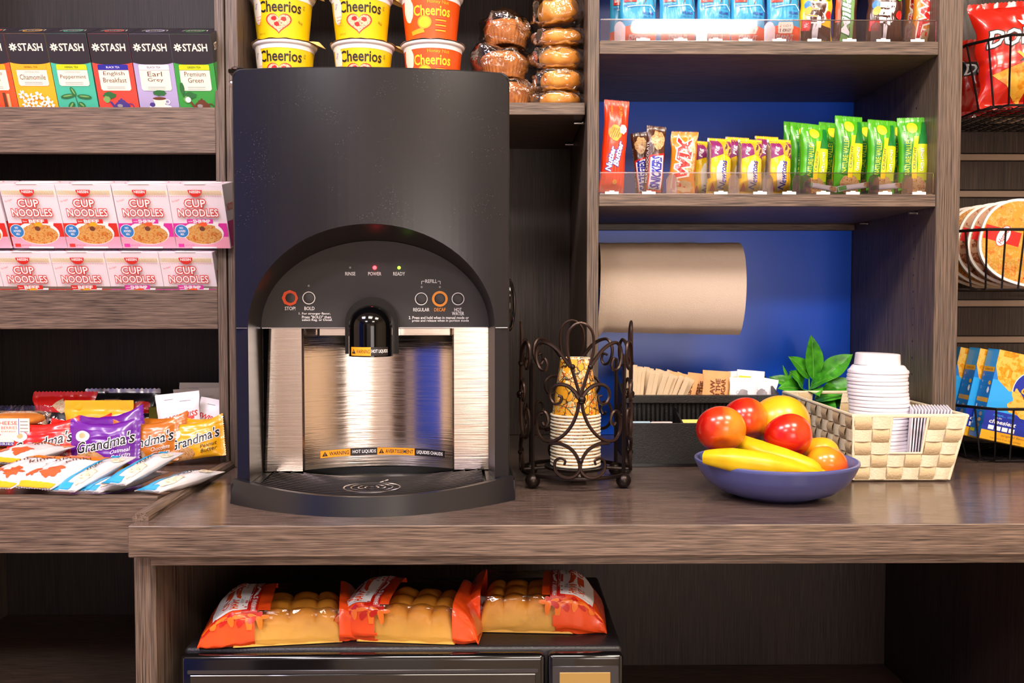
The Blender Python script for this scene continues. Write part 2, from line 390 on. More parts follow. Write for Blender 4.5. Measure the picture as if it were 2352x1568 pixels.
def pin(x0, x1, y, z):
    b = MB(); b.tube([(x0, y, z), (x1, y, z)], .003, 'metal', 10); b.ball((x1 if abs(x1) > abs(x0) else x0, y, z), .0035, 'metal', 8); b.build('shelf_pin', mu)
pin(.140, .158, .08, 1.5445); pin(.140, .158, .33, 1.5445); pin(.784, .800, .08, 1.375); pin(.784, .800, .33, 1.375)
# shelf pin holes drilled in the right side panel
hb = MB(); hb.add([(0, .0022 * math.cos(a * math.pi / 3), .0022 * math.sin(a * math.pi / 3)) for a in range(6)], [(5, 4, 3, 2, 1, 0)], 'black'); hm = hb.mesh('drilled_hole')
for y, i0, i1 in ((.09, 2, 30), (.33, 2, 30)):
    for i in range(i0, i1):
        o = bpy.data.objects.new('drilled_hole', hm); col.objects.link(o); o.parent = mu; o.location = (.7996, y, 1.0 + i * .032)

# ------------------------------------------------------------ countertop and base cabinet
b = MB(); b.box(-.509, 1.72, -.46, .4195, .856, .8998, 'wood_h', .0015)
b.add([(-.5072, -.4585, .9), (1.7182, -.4585, .9), (1.7182, .418, .9), (-.5072, .418, .9)], [(0, 1, 2, 3)], 'counter_top_m')
ct = b.build('countertop', label='long dark wood-grain countertop carrying the coffee dispenser and fruit bowl', cat='countertop')
b = MB()
prof = [(0, 0), (.022, 0), (.022, .006), (.018, .0115), (.004, .0115), (0, .006)]
vs = [(-.5125 + p[0] - .0003, y, .9002 + p[1]) for y in (-.432, -.001) for p in prof]
b.add(vs, [(0, 1, 2, 3, 4, 5), (11, 10, 9, 8, 7, 6)] + [(i, (i + 1) % 6, (i + 1) % 6 + 6, i + 6)[::-1] for i in range(6)], 'wood_y')
b.build('edge_strip', ct, label='raised wooden strip along the left end of the countertop')
bc = thing('base_cabinet', 'open wood-grain cabinet under the countertop holding a black microwave', 'cabinet')
part('side_panel', bc, -.512, -.4825, -.432, .4195, 0, .8555, 'wood_v')
part('side_panel', bc, .882, .904, -.40, .4195, 0, .8555, 'inner_v')
part('top_rail', bc, -.4825, 1.70, -.450, -.41, .8425, .8556, 'wood_h')
part('back_panel', bc, -.4825, .882, .40, .4195, 0, .8555, 'inner_v')
part('shelf_board', bc, -.4825, .882, -.425, .40, .352, .372, 'wood_h')
part('side_panel', bc, 1.68, 1.70, -.425, .4195, 0, .8432, 'wood_v')

# ------------------------------------------------------------ slatwall
SY = .28
sw = thing('slatwall_panel', 'wood-grain slatwall panel with pale grooves holding the wire baskets', 'panel')
b = MB(); b.box(.8445, 1.72, SY + .009, SY + .02, CT, 2.3, 'inner_v')
for i in range(-5, 14):
    zc = EZ - .006 + i * .0776
    z0, z1 = zc + .0085, min(2.3, zc + .0776 - .0085)
    if z1 > z0 and z0 > CT: b.box(.8445, 1.72, SY, SY + .0095, z0, z1, 'inner_v', .0008)
b.box(.8445, 1.72, SY, SY + .0095, CT, EZ - .006 - 4 * .0776 + .0691 - .0776 * 0, 'inner_v', .0008)
b.build('board', sw)
mat('groove_metal', '#8f8076', .35, metal=.6)
for i in range(-3, 14):
    zc = EZ - .006 + i * .0776
    b = MB(); b.box(.8445, 1.72, SY - .001, SY + .0088, zc - .0070, zc + .0070, 'groove_metal', .001); b.build('groove_insert', sw)
part('end_panel', sw, 1.72, 1.742, -.05, .42, CT, 2.3, 'wood_v')

# ------------------------------------------------------------ ceiling lamps of the room
mat('lamp_glow', '#fff1e0', .5, emit=14); mat('lamp_frame', '#e8e6e2', .4)
for i, (x, y, w) in enumerate(((-1.15, -1.35, 'above the snack tray side'), (-.05, -1.45, 'above the dispenser'), (1.05, -1.35, 'above the slatwall side'), (-1.0, -3.0, 'at the rear by the blue wall'), (1.0, -3.0, 'at the rear by the tan wall'))):
    t = thing('ceiling_lamp', 'square flush ceiling lamp ' + w, 'lamp', (x, y, 2.7), group='square ceiling lamps')
    b = MB(); b.box(-.33, .33, -.33, .33, -.012, -.0005, 'lamp_frame', .002); b.build('frame', t)
    b = MB(); b.box(-.3, .3, -.3, .3, -.016, -.012, 'lamp_glow'); b.build('diffuser', t)
# ------------------------------------------------------------ hot drink dispenser
m, n, l, b = newmat('housing_black')
b.inputs['Base Color'].default_value = lin('#141216'); b.inputs['Roughness'].default_value = .26
v = tex(n, l, 330, kind='ShaderNodeTexVoronoi'); v.voronoi_dimensions = '2D'; v.inputs['Vector'].links[0].from_node.inputs['Rotation'].default_value = (math.pi / 2, 0, 0)
r1 = ramp(n, l, v.outputs['Distance'], [(.20, '#ffffff'), (.34, '#000000')])
sc_ = n.new('ShaderNodeSeparateColor'); l.new(v.outputs['Color'], sc_.inputs[0]); r3 = ramp(n, l, sc_.outputs[1], [(.36, '#000000'), (.40, '#ffffff')])
q = tex(n, l, 15, (1, .1, 1.3), detail=3); r2 = ramp(n, l, q.outputs[0], [(.535, '#000000'), (.62, '#ffffff')])
mu1 = n.new('ShaderNodeMath'); mu1.operation = 'MULTIPLY'; l.new(r1.outputs[0], mu1.inputs[0]); l.new(r2.outputs[0], mu1.inputs[1])
mu2 = n.new('ShaderNodeMath'); mu2.operation = 'MULTIPLY'; l.new(mu1.outputs[0], mu2.inputs[0]); l.new(r3.outputs[0], mu2.inputs[1])
sp = n.new('ShaderNodeSeparateXYZ'); tc = n.new('ShaderNodeTexCoord'); l.new(tc.outputs['Object'], sp.inputs[0])
r4 = ramp(n, l, sp.outputs[2], [(.30, '#000000'), (.44, '#ffffff')]); mu3 = n.new('ShaderNodeMath'); mu3.operation = 'MULTIPLY'; l.new(mu2.outputs[0], mu3.inputs[0]); l.new(r4.outputs[0], mu3.inputs[1])
mx = n.new('ShaderNodeMix'); mx.data_type = 'RGBA'; l.new(mu3.outputs[0], mx.inputs[0]); mx.inputs[6].default_value = lin('#141216'); mx.inputs[7].default_value = lin('#a8a0a4'); l.new(mx.outputs[2], b.inputs['Base Color'])
mat('housing_side', '#101013', .35); mat('rim_brown', '#1d1613', .3); mat('panel_m', '#2b2628', .55, bump=(300, .05)); mat('gloss_black', '#040405', .08, spec=.35)
mat('tray_m', '#17171b', .3); mat('grill_m', '#8a8486', .3, metal=1)
mat('orange_label', '#f59a1c', .45); mat('red_ring', '#e8501e', .4); mat('amber_ring', '#f0920f', .4); mat('grey_print', '#b8b0b0', .5); mat('button_m', '#353032', .5)
mat('led_red', '#ff2a30', .4, emit=14); mat('led_green', '#9aff30', .4, emit=5); mat('led_off', '#8a8484', .4)
m, n, l, b = newmat('brushed'); b.inputs['Base Color'].default_value = lin('#d2c6bc'); b.inputs['Metallic'].default_value = 1; b.inputs['Roughness'].default_value = .27
t = tex(n, l, 500, (.02, .02, 1)); r = ramp(n, l, t.outputs[0], [(.3, '#5c5c5c'), (.7, '#808080')]); l.new(r.outputs[0], b.inputs['Roughness']); bp = n.new('ShaderNodeBump'); bp.inputs['Strength'].default_value = .5; bp.inputs['Distance'].default_value = .0004; l.new(t.outputs[0], bp.inputs['Height']); l.new(bp.outputs[0], b.inputs['Normal'])
b.inputs['Anisotropic'].default_value = .3

MX, MY, MR = -.194, -.300, .048
mc = thing('coffee_dispenser', 'tall black hot drink dispenser with arched control panel and steel splash back', 'coffee machine', (MX, MY, .9), (0, 0, MR))
HW, TOP, DEP, BUL = .2055, .650, .285, .028
def plate_y(x): return -BUL * (1 - (x / HW) ** 2)
AX, AZ, AA, AB = -.001, .266, .186, .155     # outer arch centre and half axes
IX, IZ, IA, IB, RD = -.0025, .264, .181, .138, .085   # inner arch, set back by RD
b = MB()
xs = sorted(set([round(AX + AA * math.cos(R(a)), 5) for a in range(0, 181, 5)] + [-HW + .0, -HW + .004, -HW + .010, HW - .010, HW - .004, HW]))
def arch_z(x):
    t = (x - AX) / AA
    return AZ + AB * math.sqrt(max(0, 1 - t * t)) if abs(t) <= 1 else 0
def topz(x):
    c = .012; d = HW - abs(x); return TOP - (c - math.sqrt(max(0, c * c - (c - min(d, c)) ** 2)))
N = 8
for x0, x1 in zip(xs, xs[1:]):
    xm = (x0 + x1) / 2; out = abs((xm - AX) / AA) > 1
    z0 = (.030, .030) if out else (arch_z(x0), arch_z(x1))
    if not out:
        if abs(abs(x0 - AX) - AA) < 1e-4: z0 = (AZ, z0[1])
        if abs(abs(x1 - AX) - AA) < 1e-4: z0 = (z0[0], AZ)
    for k in range(N):
        a, c = k / N, (k + 1) / N
        q = [(x0, plate_y(x0), z0[0] + (topz(x0) - z0[0]) * a), (x1, plate_y(x1), z0[1] + (topz(x1) - z0[1]) * a), (x1, plate_y(x1), z0[1] + (topz(x1) - z0[1]) * c), (x0, plate_y(x0), z0[0] + (topz(x0) - z0[0]) * c)]
        b.add(q, [(0, 1, 2, 3)], 'housing_black', True)
# outer edge rolls back to the side walls
per = [(-HW, .03)] + [(-HW, .03 + i * .1) for i in range(1, 6)] + [(-HW + .012 - .012 * math.cos(R(a)), TOP - .012 + .012 * math.sin(R(a))) for a in (0, 22, 45, 68)]
per += [(x, TOP) for x in [-HW + .012 + i * (2 * HW - .024) / 20 for i in range(21)]]
per += [(-x, z) for x, z in per[:10]][::-1]
def ring(off, dy, inset=0):
    o = []
    for x, z in per:
        k = 1 + off / HW; o.append((x * k, plate_y(x) * (1 if dy < .02 else max(0, 1 - dy * 6)) + dy, .03 + (z - .03) * (1 + off / TOP)))
    return o
rings = [ring(0, 0), ring(.0016, .0012), ring(.0024, .004), ring(.0024, .03), ring(.0024, DEP)]
rings[-1] = [(x, DEP, z - .02 * (z > .6)) for x, y, z in rings[-1]]
for A_, B_ in zip(rings, rings[1:]):
    k = len(A_); b.add(A_ + B_, [(i, i + 1, k + i + 1, k + i)[::-1] for i in range(k - 1)], 'housing_side', True)
b.add(rings[-1], [tuple(range(len(per)))], 'housing_side')
b.build('housing', mc, sharp=35, label='black satin housing with speckled dust on the front')
# seam on the two columns
for x0, x1 in ((-HW + .001, AX - AA - .001), (AX + AA + .001, HW - .001)):
    b = MB(); b.box(x0, x1, min(plate_y(x0), plate_y(x1)) - .0004, 0, .2652, .2660, 'metal'); b.build('seam_line', mc)
# arch reveal
def arch_pts(cx, cz, a, bb_, zlow, n=36):
    return [(cx + a, zlow), (cx + a, (zlow + cz) / 2)] + [(cx + a * math.cos(R(k * 180 / n)), cz + bb_ * math.sin(R(k * 180 / n))) for k in range(n + 1)] + [(cx - a, (zlow + cz) / 2), (cx - a, zlow)]
b = MB(); O = arch_pts(AX, AZ, AA, AB, .030); I = arch_pts(IX, IZ, IA, IB, .030)
def lo(t): return [(o[0] + (i[0] - o[0]) * t, plate_y(o[0]) + (RD - plate_y(o[0])) * t, o[1] + (i[1] - o[1]) * t) for o, i in zip(O, I)]
LV = [lo(0), [(x, y - .0015, z) for x, y, z in lo(.02)], lo(.06), lo(.5), lo(1)]
for A_, B_ in zip(LV, LV[1:]):
    k = len(A_); b.add(A_ + B_, [(i, i + 1, k + i + 1, k + i) for i in range(k - 1)], 'rim_brown', True)
b.build('arch_rim', mc, sharp=50)
# control panel with print
b = MB(); poly = [(IX + (IA + .0005) * math.cos(R(a)), IZ + (IB + .0005) * math.sin(R(a))) for a in range(0, 181, 5)]
b.prism(poly, RD - .006, RD + .01, 'panel_m')
S = 1.523 / 2200
def U(px): return (px - 853) * S + IX - .0040
def V(py): return (752 - py) * S + .264
A = Art()
def lab(t, px, py, w, h, m='white'): A.text(t, U(px), V(py), w * S, h * S, m, .01)
lab('RINSE', 801, 628, 23, 8); lab('POWER', 857, 628, 30, 8); lab('READY', 913, 628, 27, 8)
lab('STOP!', 663, 708, 24, 8); lab('BOLD', 707, 708, 23, 8); lab('REGULAR', 964, 711, 37, 8); lab('DECAF', 1007, 711, 26, 8, 'amber_ring'); lab('HOT', 1049, 711, 17, 8); lab('WATER', 1049, 720, 28, 8)
lab('REFILL', 987, 645, 27, 8)
A.line([(U(965), V(652)), (U(965), V(645)), (U(972), V(645))], .0008, 'white'); A.line([(U(1002), V(645)), (U(1008), V(645)), (U(1008), V(652))], .0008, 'white')
for i, (t, x0, w) in enumerate((('1. For stronger flavor,', 683, 72), ('Press "BOLD" then', 690, 66), ('select Reg. or Decaf.', 690, 69))): lab(t, x0 + w / 2, 720.5 + i * 7.3, w, 6.6)
for i, (t, x0, w) in enumerate((('2. Press and hold when in manual mode or', 935, 139), ('press and release when in portion mode', 943, 131))): lab(t, x0 + w / 2, 729.5 + i * 7.6, w, 6.6)
A.ring(U(663), V(684), .0075, .0128, 'red_ring', 8); A.ring(U(1007), V(686), .0088, .0126, 'amber_ring', 28)
for px, py in ((706, 684), (964, 686), (1049, 686)): A.ring(U(px), V(py), .0089, .0102, 'white', 28)
for px, py in ((706, 656), (965, 658.5), (1007, 658.5)): A.ell(U(px), V(py), .0018, .0018, 'led_off', 12)
A.ell(U(801), V(614), .0018, .0018, 'led_off', 12)
b.art(A, lambda x, y, o: Vector((x, RD - .006 - o, y)))
b.box(IX - IA + .001, IX + IA - .001, RD - .0075, RD - .004, .2625, .2640, 'metal')
cp = b.build('control_panel', mc, label='dark grey arched control panel with white lettering')
for px, py in ((663, 684), (706, 684), (964, 686), (1007, 686), (1049, 686)):
    b = MB(); b.lathe([(.0001, .0016), (.006, .0016), (.0078, .001), (.0082, 0)], 24, 'button_m', X=Matrix.Translation((U(px) + (.0006 if px < 700 else 0), RD - .0062, V(py))) @ Matrix.Rotation(math.pi / 2, 4, 'X')); b.build('button', cp)
for px, mm in ((857, 'led_red'), (913, 'led_green')):
    b = MB(); b.ball((U(px), RD - .0065, V(614)), .0032 if px < 900 else .0026, mm, 12, sq=(1, .5, 1)); b.build('indicator_light', cp, label='glowing red indicator light' if px < 900 else 'glowing green indicator light')
    ld = bpy.data.lights.new('indicator_glow', 'POINT'); ld.energy = .0016 if px < 900 else .0004; ld.color = (1, .05, .08) if px < 900 else (.5, 1, .1); ld.shadow_soft_size = .002
    lo_ = bpy.data.objects.new('indicator_glow', ld); col.objects.link(lo_); lo_.parent = cp; lo_.location = (U(px), RD - .0115, V(614))
# steel splash back
SZ0, SZ1 = .031, .2625
def steel_y(x):
    a = abs(x - .0) ; w = .1225
    if a >= w: return RD + .006
    return RD + .012 + .040 * math.cos(a / w * math.pi / 2) ** .75
prs = [-.186, -.150, -.124, -.1226, -.1225] + [-.12 + i * .008 for i in range(31)] + [.1225, .1226, .124, .15, .181]
b = MB(); pts = [(x, steel_y(x) if abs(x) < .1226 else RD + .006) for x in prs]
vs = [(x, y, z) for z in (SZ0, .11, .19, SZ1) for x, y in pts]; k = len(pts)
b.add(vs, [(j * k + i, j * k + i + 1, (j + 1) * k + i + 1, (j + 1) * k + i) for j in range(3) for i in range(k - 1)], 'brushed', True)
# folded flange on the left wing and top bracket
b.add([(-.1835, RD + .0055, SZ0), (-.1815, RD - .004, SZ0), (-.172, RD - .004, SZ1), (-.1835, RD + .0055, SZ1)], [(0, 1, 2, 3)], 'steel_dark')
b.box(-.094, .117, RD + .003, RD + .02, .250, SZ1, 'brushed', .001)
A = Art(); W0, WH = -.0905, .0118
def wlab(x0, x1, m, t, tm, tri=False):
    A.rect(x0, -WH / 2, x1, WH / 2, m); off = .012 if tri else .002
    if tri:
        A.poly([(x0 + .0025, -.0036), (x0 + .0115, -.0036), (x0 + .007, .0042)], 'ink'); A.rect(x0 + .0066, -.0014, x0 + .0074, .0016, m); A.rect(x0 + .0066, -.0028, x0 + .0074, -.002, m)
    A.text(t, (x0 + off + x1 - .0015) / 2 + .0005, 0, x1 - x0 - off - .004, .0062, tm, .015)
wlab(-.091, -.044, 'orange_label', 'WARNING', 'ink', True); wlab(-.044, .000, 'ink', 'HOT LIQUIDS', 'white')
wlab(.000, .0625, 'orange_label', 'AVERTISSEMENT', 'ink', True); wlab(.0625, .1115, 'ink', 'LIQUIDES CHAUDS', 'white')
b.art(A, lambda x, y, o: Vector((x - .006, steel_y(x - .006) - .0006 - o, .0535 + y + .002 * (1 - (x / .1) ** 2))), cut=(.006, None))
b.build('splash_back', mc, sharp=30, label='brushed stainless steel splash back with warning strip')
# spout hood
b = MB(); HR, HX, HY = .0335, -.0050, .012
hz0, hz1 = .222, .268
def hood(u, v):
    a = -math.pi / 2 + (u - .5) * math.pi   # front half
    if v < .5:
        z = hz0 + (hz1 - hz0) * v * 2; r = HR
        return Vector((HX + r * math.cos(a), HY + r * math.sin(a), z))
    p = (v - .5) * math.pi; return Vector((HX + HR * math.cos(p) * math.cos(a), HY + HR * math.cos(p) * math.sin(a), hz1 + HR * .95 * math.sin(p)))
b.grid(24, 20, hood, 'gloss_black')
b.prism([(HX - HR, hz0)] + [(HX + HR * math.cos(R(a)), hz1 + HR * .95 * math.sin(R(a))) for a in range(180, -1, -10)] + [(HX + HR, hz0)], HY, RD, 'gloss_black', smooth=True)
for rr, y0, y1 in ((.0415, .034, RD),):
    b.prism([(HX - rr, hz0 + .002)] + [(HX + rr * math.cos(R(a)), hz1 + .004 + rr * .98 * math.sin(R(a))) for a in range(180, -1, -8)] + [(HX + rr, hz0 + .002)], y0, y1, 'gloss_black', smooth=True)
A = Art(); A.rect(-.031, -.0065, .003, .0065, 'orange_label'); A.poly([(-.029, -.0035), (-.021, -.0035), (-.025, .004)], 'ink'); A.rect(-.0254, -.0012, -.0246, .0014, 'orange_label')
A.text('WARNING', -.009, 0, .021, .0058, 'ink'); A.rect(.003, -.0065, .031, .0065, 'ink'); A.text('HOT LIQUIDS', .017, 0, .026, .0058, 'white', .01)
b.art(A, lambda x, y, o: Vector((HX + (HR + o + .0003) * math.sin(x / HR * 1.02), HY - (HR + o + .0003) * math.cos(x / HR * 1.02), .2305 + y)), cut=(.004, None))
b.build('spout_hood', mc, sharp=40, label='glossy black domed spout hood')
# drip tray, bowed to the front
def bow(x, w=.2165, d=.106): return -.004 - d * (1 - (x / w) ** 2)
b = MB(); n_ = 30; ft, fb = [], []
for i in range(n_ + 1):
    x = -.2165 + .433 * i / n_; ft.append((x * .985, bow(x) + .005, .0365 - .009 * (1 - (x / .2165) ** 2))); fb.append((x, bow(x) - .002, .0))
k = n_ + 1; b.add(ft + fb, [(i, i + 1, k + i + 1, k + i)[::-1] for i in range(n_)], 'tray_m', True)
inn = [(p[0] * .965, p[1] + .006, p[2]) for p in ft]; inb = [(p[0], p[1] + .001, p[2] - .009) for p in inn]
b.add(ft + inn, [(i, i + 1, k + i + 1, k + i) for i in range(n_)], 'tray_m', True)
b.add(inn + inb, [(i, i + 1, k + i + 1, k + i) for i in range(n_)], 'black', True)
back = [(p[0], RD + .05, .020) for p in inb]; b.add(inb + back, [(i, i + 1, k + i + 1, k + i) for i in range(n_)], 'black')
for sx in (-1, 1):
    b.box(min(sx * .2135, sx * .2165), max(sx * .2135, sx * .2165), -.002, DEP - .01, 0, .030, 'tray_m', .0008)
    b.box(min(sx * .172, sx * .2133), max(sx * .172, sx * .2133), .0, DEP - .01, .0, .0295, 'housing_side')
b.box(-.21, .21, RD + .05, DEP - .01, 0, .0295, 'housing_side')
b.build('drip_tray', mc, sharp=30, label='bow-fronted black drip tray')
b = MB()
for j in range(13):
    pts = []
    for i in range(61):
        x = -.2 + .4 * i / 60; yy = bow(x) + .020 + j * .0118
        if yy < steel_y(x) - .004 and abs(x) < .196 - (.024 if yy > 0 else 0): pts.append((x, yy, .0262 + .006 * (x / .2) ** 2))
    if len(pts) > 3: b.tube(pts, .0015, 'grill_m', 6)
for rx in (.042, .031, .020, .010):
    b.tube([(rx * math.cos(a * math.pi / 16) + .0, -.040 + rx * .85 * math.sin(a * math.pi / 16), .0285) for a in range(32)], .0013, 'metal' if rx > .035 else 'grill_m', 6, True)
for a in range(8):
    c, s = math.cos(a * math.pi / 4 + .2), math.sin(a * math.pi / 4 + .2); b.tube([(.008 * c, -.040 + .007 * s, .0255), (.04 * c, -.040 + .034 * s, .0255)], .0012, 'grill_m', 5)
b.tube([(0.02, .03, .0265), (.0, -.006, .0265)], .0012, 'metal', 5)
b.build('drip_grille', mc)
# side latch knob, hinge bracket
b = MB(); b.ball((HW + .003, .03, .30), .042, 'gloss_black', 20, sq=(.26, .6, 1.0)); b.build('side_latch', mc, label='oval black latch on the side')
b = MB(); b.box(-HW - .012, -HW + .04, .02, .05, TOP + .001, TOP + .007, 'gloss_black', .001); b.ball((-HW - .005, .018, TOP - .016), .006, 'metal', 10); b.ball((-HW + .002, .02, TOP + .008), .005, 'metal', 8, sq=(2, 1, .5)); b.build('hinge_bracket', mc)
for x in (-.17, .17):
    b = MB(); b.lathe([(0, .0), (.016, .0), (.018, .004), (.018, .03)], 16, 'black', (x, .24, 0)); b.build('foot', mc)
# ------------------------------------------------------------ helpers for goods
def foil(name, c, rough=.3, **k): return mat(name, c, rough, coat=.35, bump=(34, .35), **k)
def boxmesh(w, h, d, side, front=None, art=None, top=None, topart=None, sideart=None, sidearts=None, c=.0006, taper=0.0, left=None):
    b = MB(); b.box(-w / 2, w / 2, 0, d, 0, h, side, c)
    A = Art(); A.rect(-w / 2 + .0004, .0004, w / 2 - .0004, h - .0004, front or side)
    if art: A.it += art.it
    b.art(A, lambda x, y, o: Vector((x, -o, y)))
    if top:
        A = Art(); A.rect(-w / 2 + .0004, .0004, w / 2 - .0004, d - .0004, top); A.it += (topart.it if topart else []); b.art(A, lambda x, y, o: Vector((x, y, h + o)))
    if sideart: b.art(sideart, lambda x, y, o: Vector((w / 2 + o, x, y)))
    if left: b.art(left, lambda x, y, o: Vector((-w / 2 - o, d - x, y)))
    if taper:
        b.v = [(x * (1 - taper * z / h), y + taper * .4 * d * z / h * 0, z) for x, y, z in b.v]
    return b
def xf(b, M): b.v = [tuple(M @ Vector(p)) for p in b.v]; return b
def hpack(L, H, t, m, art=None, **k):
    """pillow pack whose seals are at its left and right ends; art is drawn around its centre"""
    if art:
        for i, (vs, fs, mm) in enumerate(art.it): art.it[i] = ([(-y, x + L / 2) for x, y in vs], fs, mm)
    b = pack(H, L, t, m, art=art, **k)
    b.v = [(z - L / 2, y, -x + H / 2) for x, y, z in b.v]; return b
def dz(px, py, Y, z0): return P(px, py, Y).z - z0
def lean(a, rz=0, roll=0): return (-R(a), R(roll), R(rz))

multi('pic_noodles', [(0, '#7a2c10'), (.35, '#d05a18'), (.6, '#e88c34'), (1, '#f0b868')], 330)
multi('pic_cookie', [(0, '#3a1c10'), (.25, '#8a4a20'), (.5, '#c98a4c'), (1, '#e0aa70')], 260)
multi('pic_choc', [(0, '#1e0e0a'), (.4, '#4a2a20'), (.7, '#8a5a40'), (1, '#c9a890')], 260)
multi('pic_oats', [(0, '#7a3c14'), (.4, '#c07030'), (.7, '#e0a060'), (1, '#f0c890')], 420)
multi('pic_chip', [(0, '#d97a08'), (.5, '#f59a10'), (1, '#ffc040')], 60)
multi('pic_pasta', [(0, '#e07a10'), (.4, '#f79a14'), (.75, '#ffb020'), (1, '#ffd060')], 90)
multi('pic_casserole', [(0, '#b04410'), (.3, '#dc7a1c'), (.6, '#e8942c'), (.85, '#f0c070'), (1, '#d8a030')], 110)
multi('pic_meat', [(0, '#3a140a'), (.4, '#7a3418'), (.7, '#b06840'), (1, '#d8a888')], 70)
multi('pic_heart', [(0, '#c02a18'), (.3, '#e86848'), (.5, '#f0b088'), (1, '#f6dcb8')], 380)
for nm, c in dict(tea_black='#2c2830', tea_orange='#f0582c', tea_yellow='#f7b02a', tea_teal='#48b89c', tea_red='#ee4a3c', tea_lilac='#b0a4d0', tea_green='#3a9a44', lime='#c8d41c', navy='#2c2c9c', cream='#f4ead8', leaf_print='#2c6a3a', leaf_light='#7aa860', brown_print='#6a3a28', plum='#4a3a88', pink_white='#ecdfe8', noodle_red='#d42820', noodle_magenta='#d82a9c', noodle_pink='#f0a0b8', badge_blue='#2c7fc8', gold='#e8a81c', tan_print='#c9a878', yellow_print='#f6d21c', pale_blue='#b8d4e8', grey_soft='#9a9298').items(): mat(nm, c, .42, coat=.15)

# ------------------------------------------------------------ tea boxes
TW, TH, TD = .0722, .165, .072
def tea(bg, name1, name2, kind, band, pic, bandtext='ink'):
    A = Art(); A.rect(-TW / 2 + .0005, .115, TW / 2 - .0005, TH - .0005, 'tea_black'); A.ell(0, .1165, TW / 2 - .0005, .005, 'tea_black', 20, a0=180, a1=360)
    A.text('STASH', .006, .1415, .043, .0125, 'cream', .02)
    for i in range(8): a = math.pi * i / 4; A.ell(-.0245 + .0042 * math.cos(a), .1415 + .0042 * math.sin(a), .0032, .0014, 'cream', 10, rot=a)
    A.ell(-.0245, .1415, .0015, .0015, 'tea_black', 8)
    ly0, ly1 = (.066, .1105) if name2 else (.074, .1105)
    A.poly([(-.027, ly1), (-.0255, ly1 + .0015), (.0255, ly1 + .0015), (.027, ly1), (.027, ly1 - .008), (-.027, ly1 - .008)], band)
    A.poly([(-.027, ly1 - .0085), (.027, ly1 - .0085), (.027, ly0 + .003), (.024, ly0), (-.024, ly0), (-.027, ly0 + .003)], 'cream')
    A.text(kind, 0, ly1 - .0033, .024, .0034, bandtext)
    if name2:
        A.text(name1, 0, .0955, .038 if len(name1) > 5 else .026, .0085, 'brown_print'); A.text(name2, 0, .0845, .042 if len(name2) > 6 else .028, .0085, 'brown_print')
    else:
        A.text('CAFFEINE FREE', 0, .0985, .028, .0028, 'grey_soft'); A.text(name1, 0, .0895, .046, .009, 'brown_print')
    for k in range(2): A.rect(-.016, ly0 + .003 + k * .003, .016, ly0 + .0037 + k * .003, 'grey_soft')
    pic(A)
    A.text('20', .027, .033, .008, .006, 'white')
    T = Art(); T.ring(0, .035, .014, .0165, bg, 30); T.text('STASH', 0, .035, .026, .006, 'cream'); T.line([(-.022, .03), (-.02, .045), (.02, .045), (.022, .03)], .001, 'cream')
    SA = Art(); SA.rect(.0004, .0005, TD - .0005, .115, bg); SA.text('STASH', TD / 2, .1415, .043, .0125, 'cream', .02)
    return boxmesh(TW, TH, TD, 'tea_black', bg, A, 'tea_black', T, SA)
def p_cup(A):
    A.ell(-.014, .038, .021, .006, 'tea_red'); A.poly([(-.036, .054), (-.002, .054), (-.006, .028), (-.030, .028)], 'tea_orange'); A.ell(-.019, .054, .017, .005, 'cream'); A.rect(.012, .03, .017, .062, 'brown_print'); A.rect(.019, .03, .024, .06, 'tan_print')
def p_daisy(A):
    rr = random.Random(3)
    for x, y in ((-.024, .058), (-.012, .054), (.004, .056), (.016, .050), (-.02, .042), (-.004, .04), (.01, .038), (.024, .042), (-.028, .03), (.0, .03), (.02, .03)):
        for k in range(8): a = k * math.pi / 4 + rr.random(); A.ell(x + .0045 * math.cos(a), y + .0045 * math.sin(a), .0042, .0018, 'white', 8, rot=a)
        A.ell(x, y, .0026, .0026, 'gold', 10)
def p_mint(A):
    A.line([(0, .032), (-.001, .046), (-.003, .058)], .0013, 'leaf_print')
    for x, y, rx, ry, a in ((-.005, .064, .009, .0038, 2.0), (-.016, .056, .013, .004, .15), (.014, .055, .013, .004, -.1), (-.012, .039, .008, .005, .9), (.007, .04, .007, .005, 2.4)): A.ell(x, y, rx, ry, 'leaf_print', 14, rot=a); A.ell(x, y + .0007, rx * .7, ry * .35, 'leaf_light', 10, rot=a)
    A.ell(.0, .030, .017, .004, 'pic_choc')
def p_pot(c):
    def f(A):
        A.blob(-.014, .058, .012, .006, 'leaf_print', seed=2); A.blob(-.02, .05, .006, .006, 'leaf_light', seed=5)
        A.ell(.006, .036, .0145, .0115, c); A.ell(.006, .047, .007, .003, c); A.ell(.006, .0505, .002, .002, c); A.poly([(-.016, .046), (-.012, .047), (-.005, .036), (-.007, .031)], c); A.ring(.021, .037, .005, .0066, c); A.ell(.002, .039, .005, .003, 'grey_soft')
    return f
def p_earl(A):
    A.blob(.004, .062, .012, .005, 'leaf_print', seed=4); A.ell(.002, .037, .020, .0045, 'white'); A.poly([(-.010, .052), (.014, .052), (.010, .038), (-.006, .038)], 'cream'); A.ell(.002, .052, .012, .0028, 'brown_print'); A.ring(.016, .046, .003, .0045, 'white'); A.ell(-.012, .041, .005, .004, 'plum'); A.ell(0, .029, .009, .004, 'lime')
def p_green(A):
    p_pot('brown_print')(A); A.ell(-.018, .05, .005, .005, 'white'); A.blob(-.026, .07, .004, .011, 'leaf_print', seed=9)
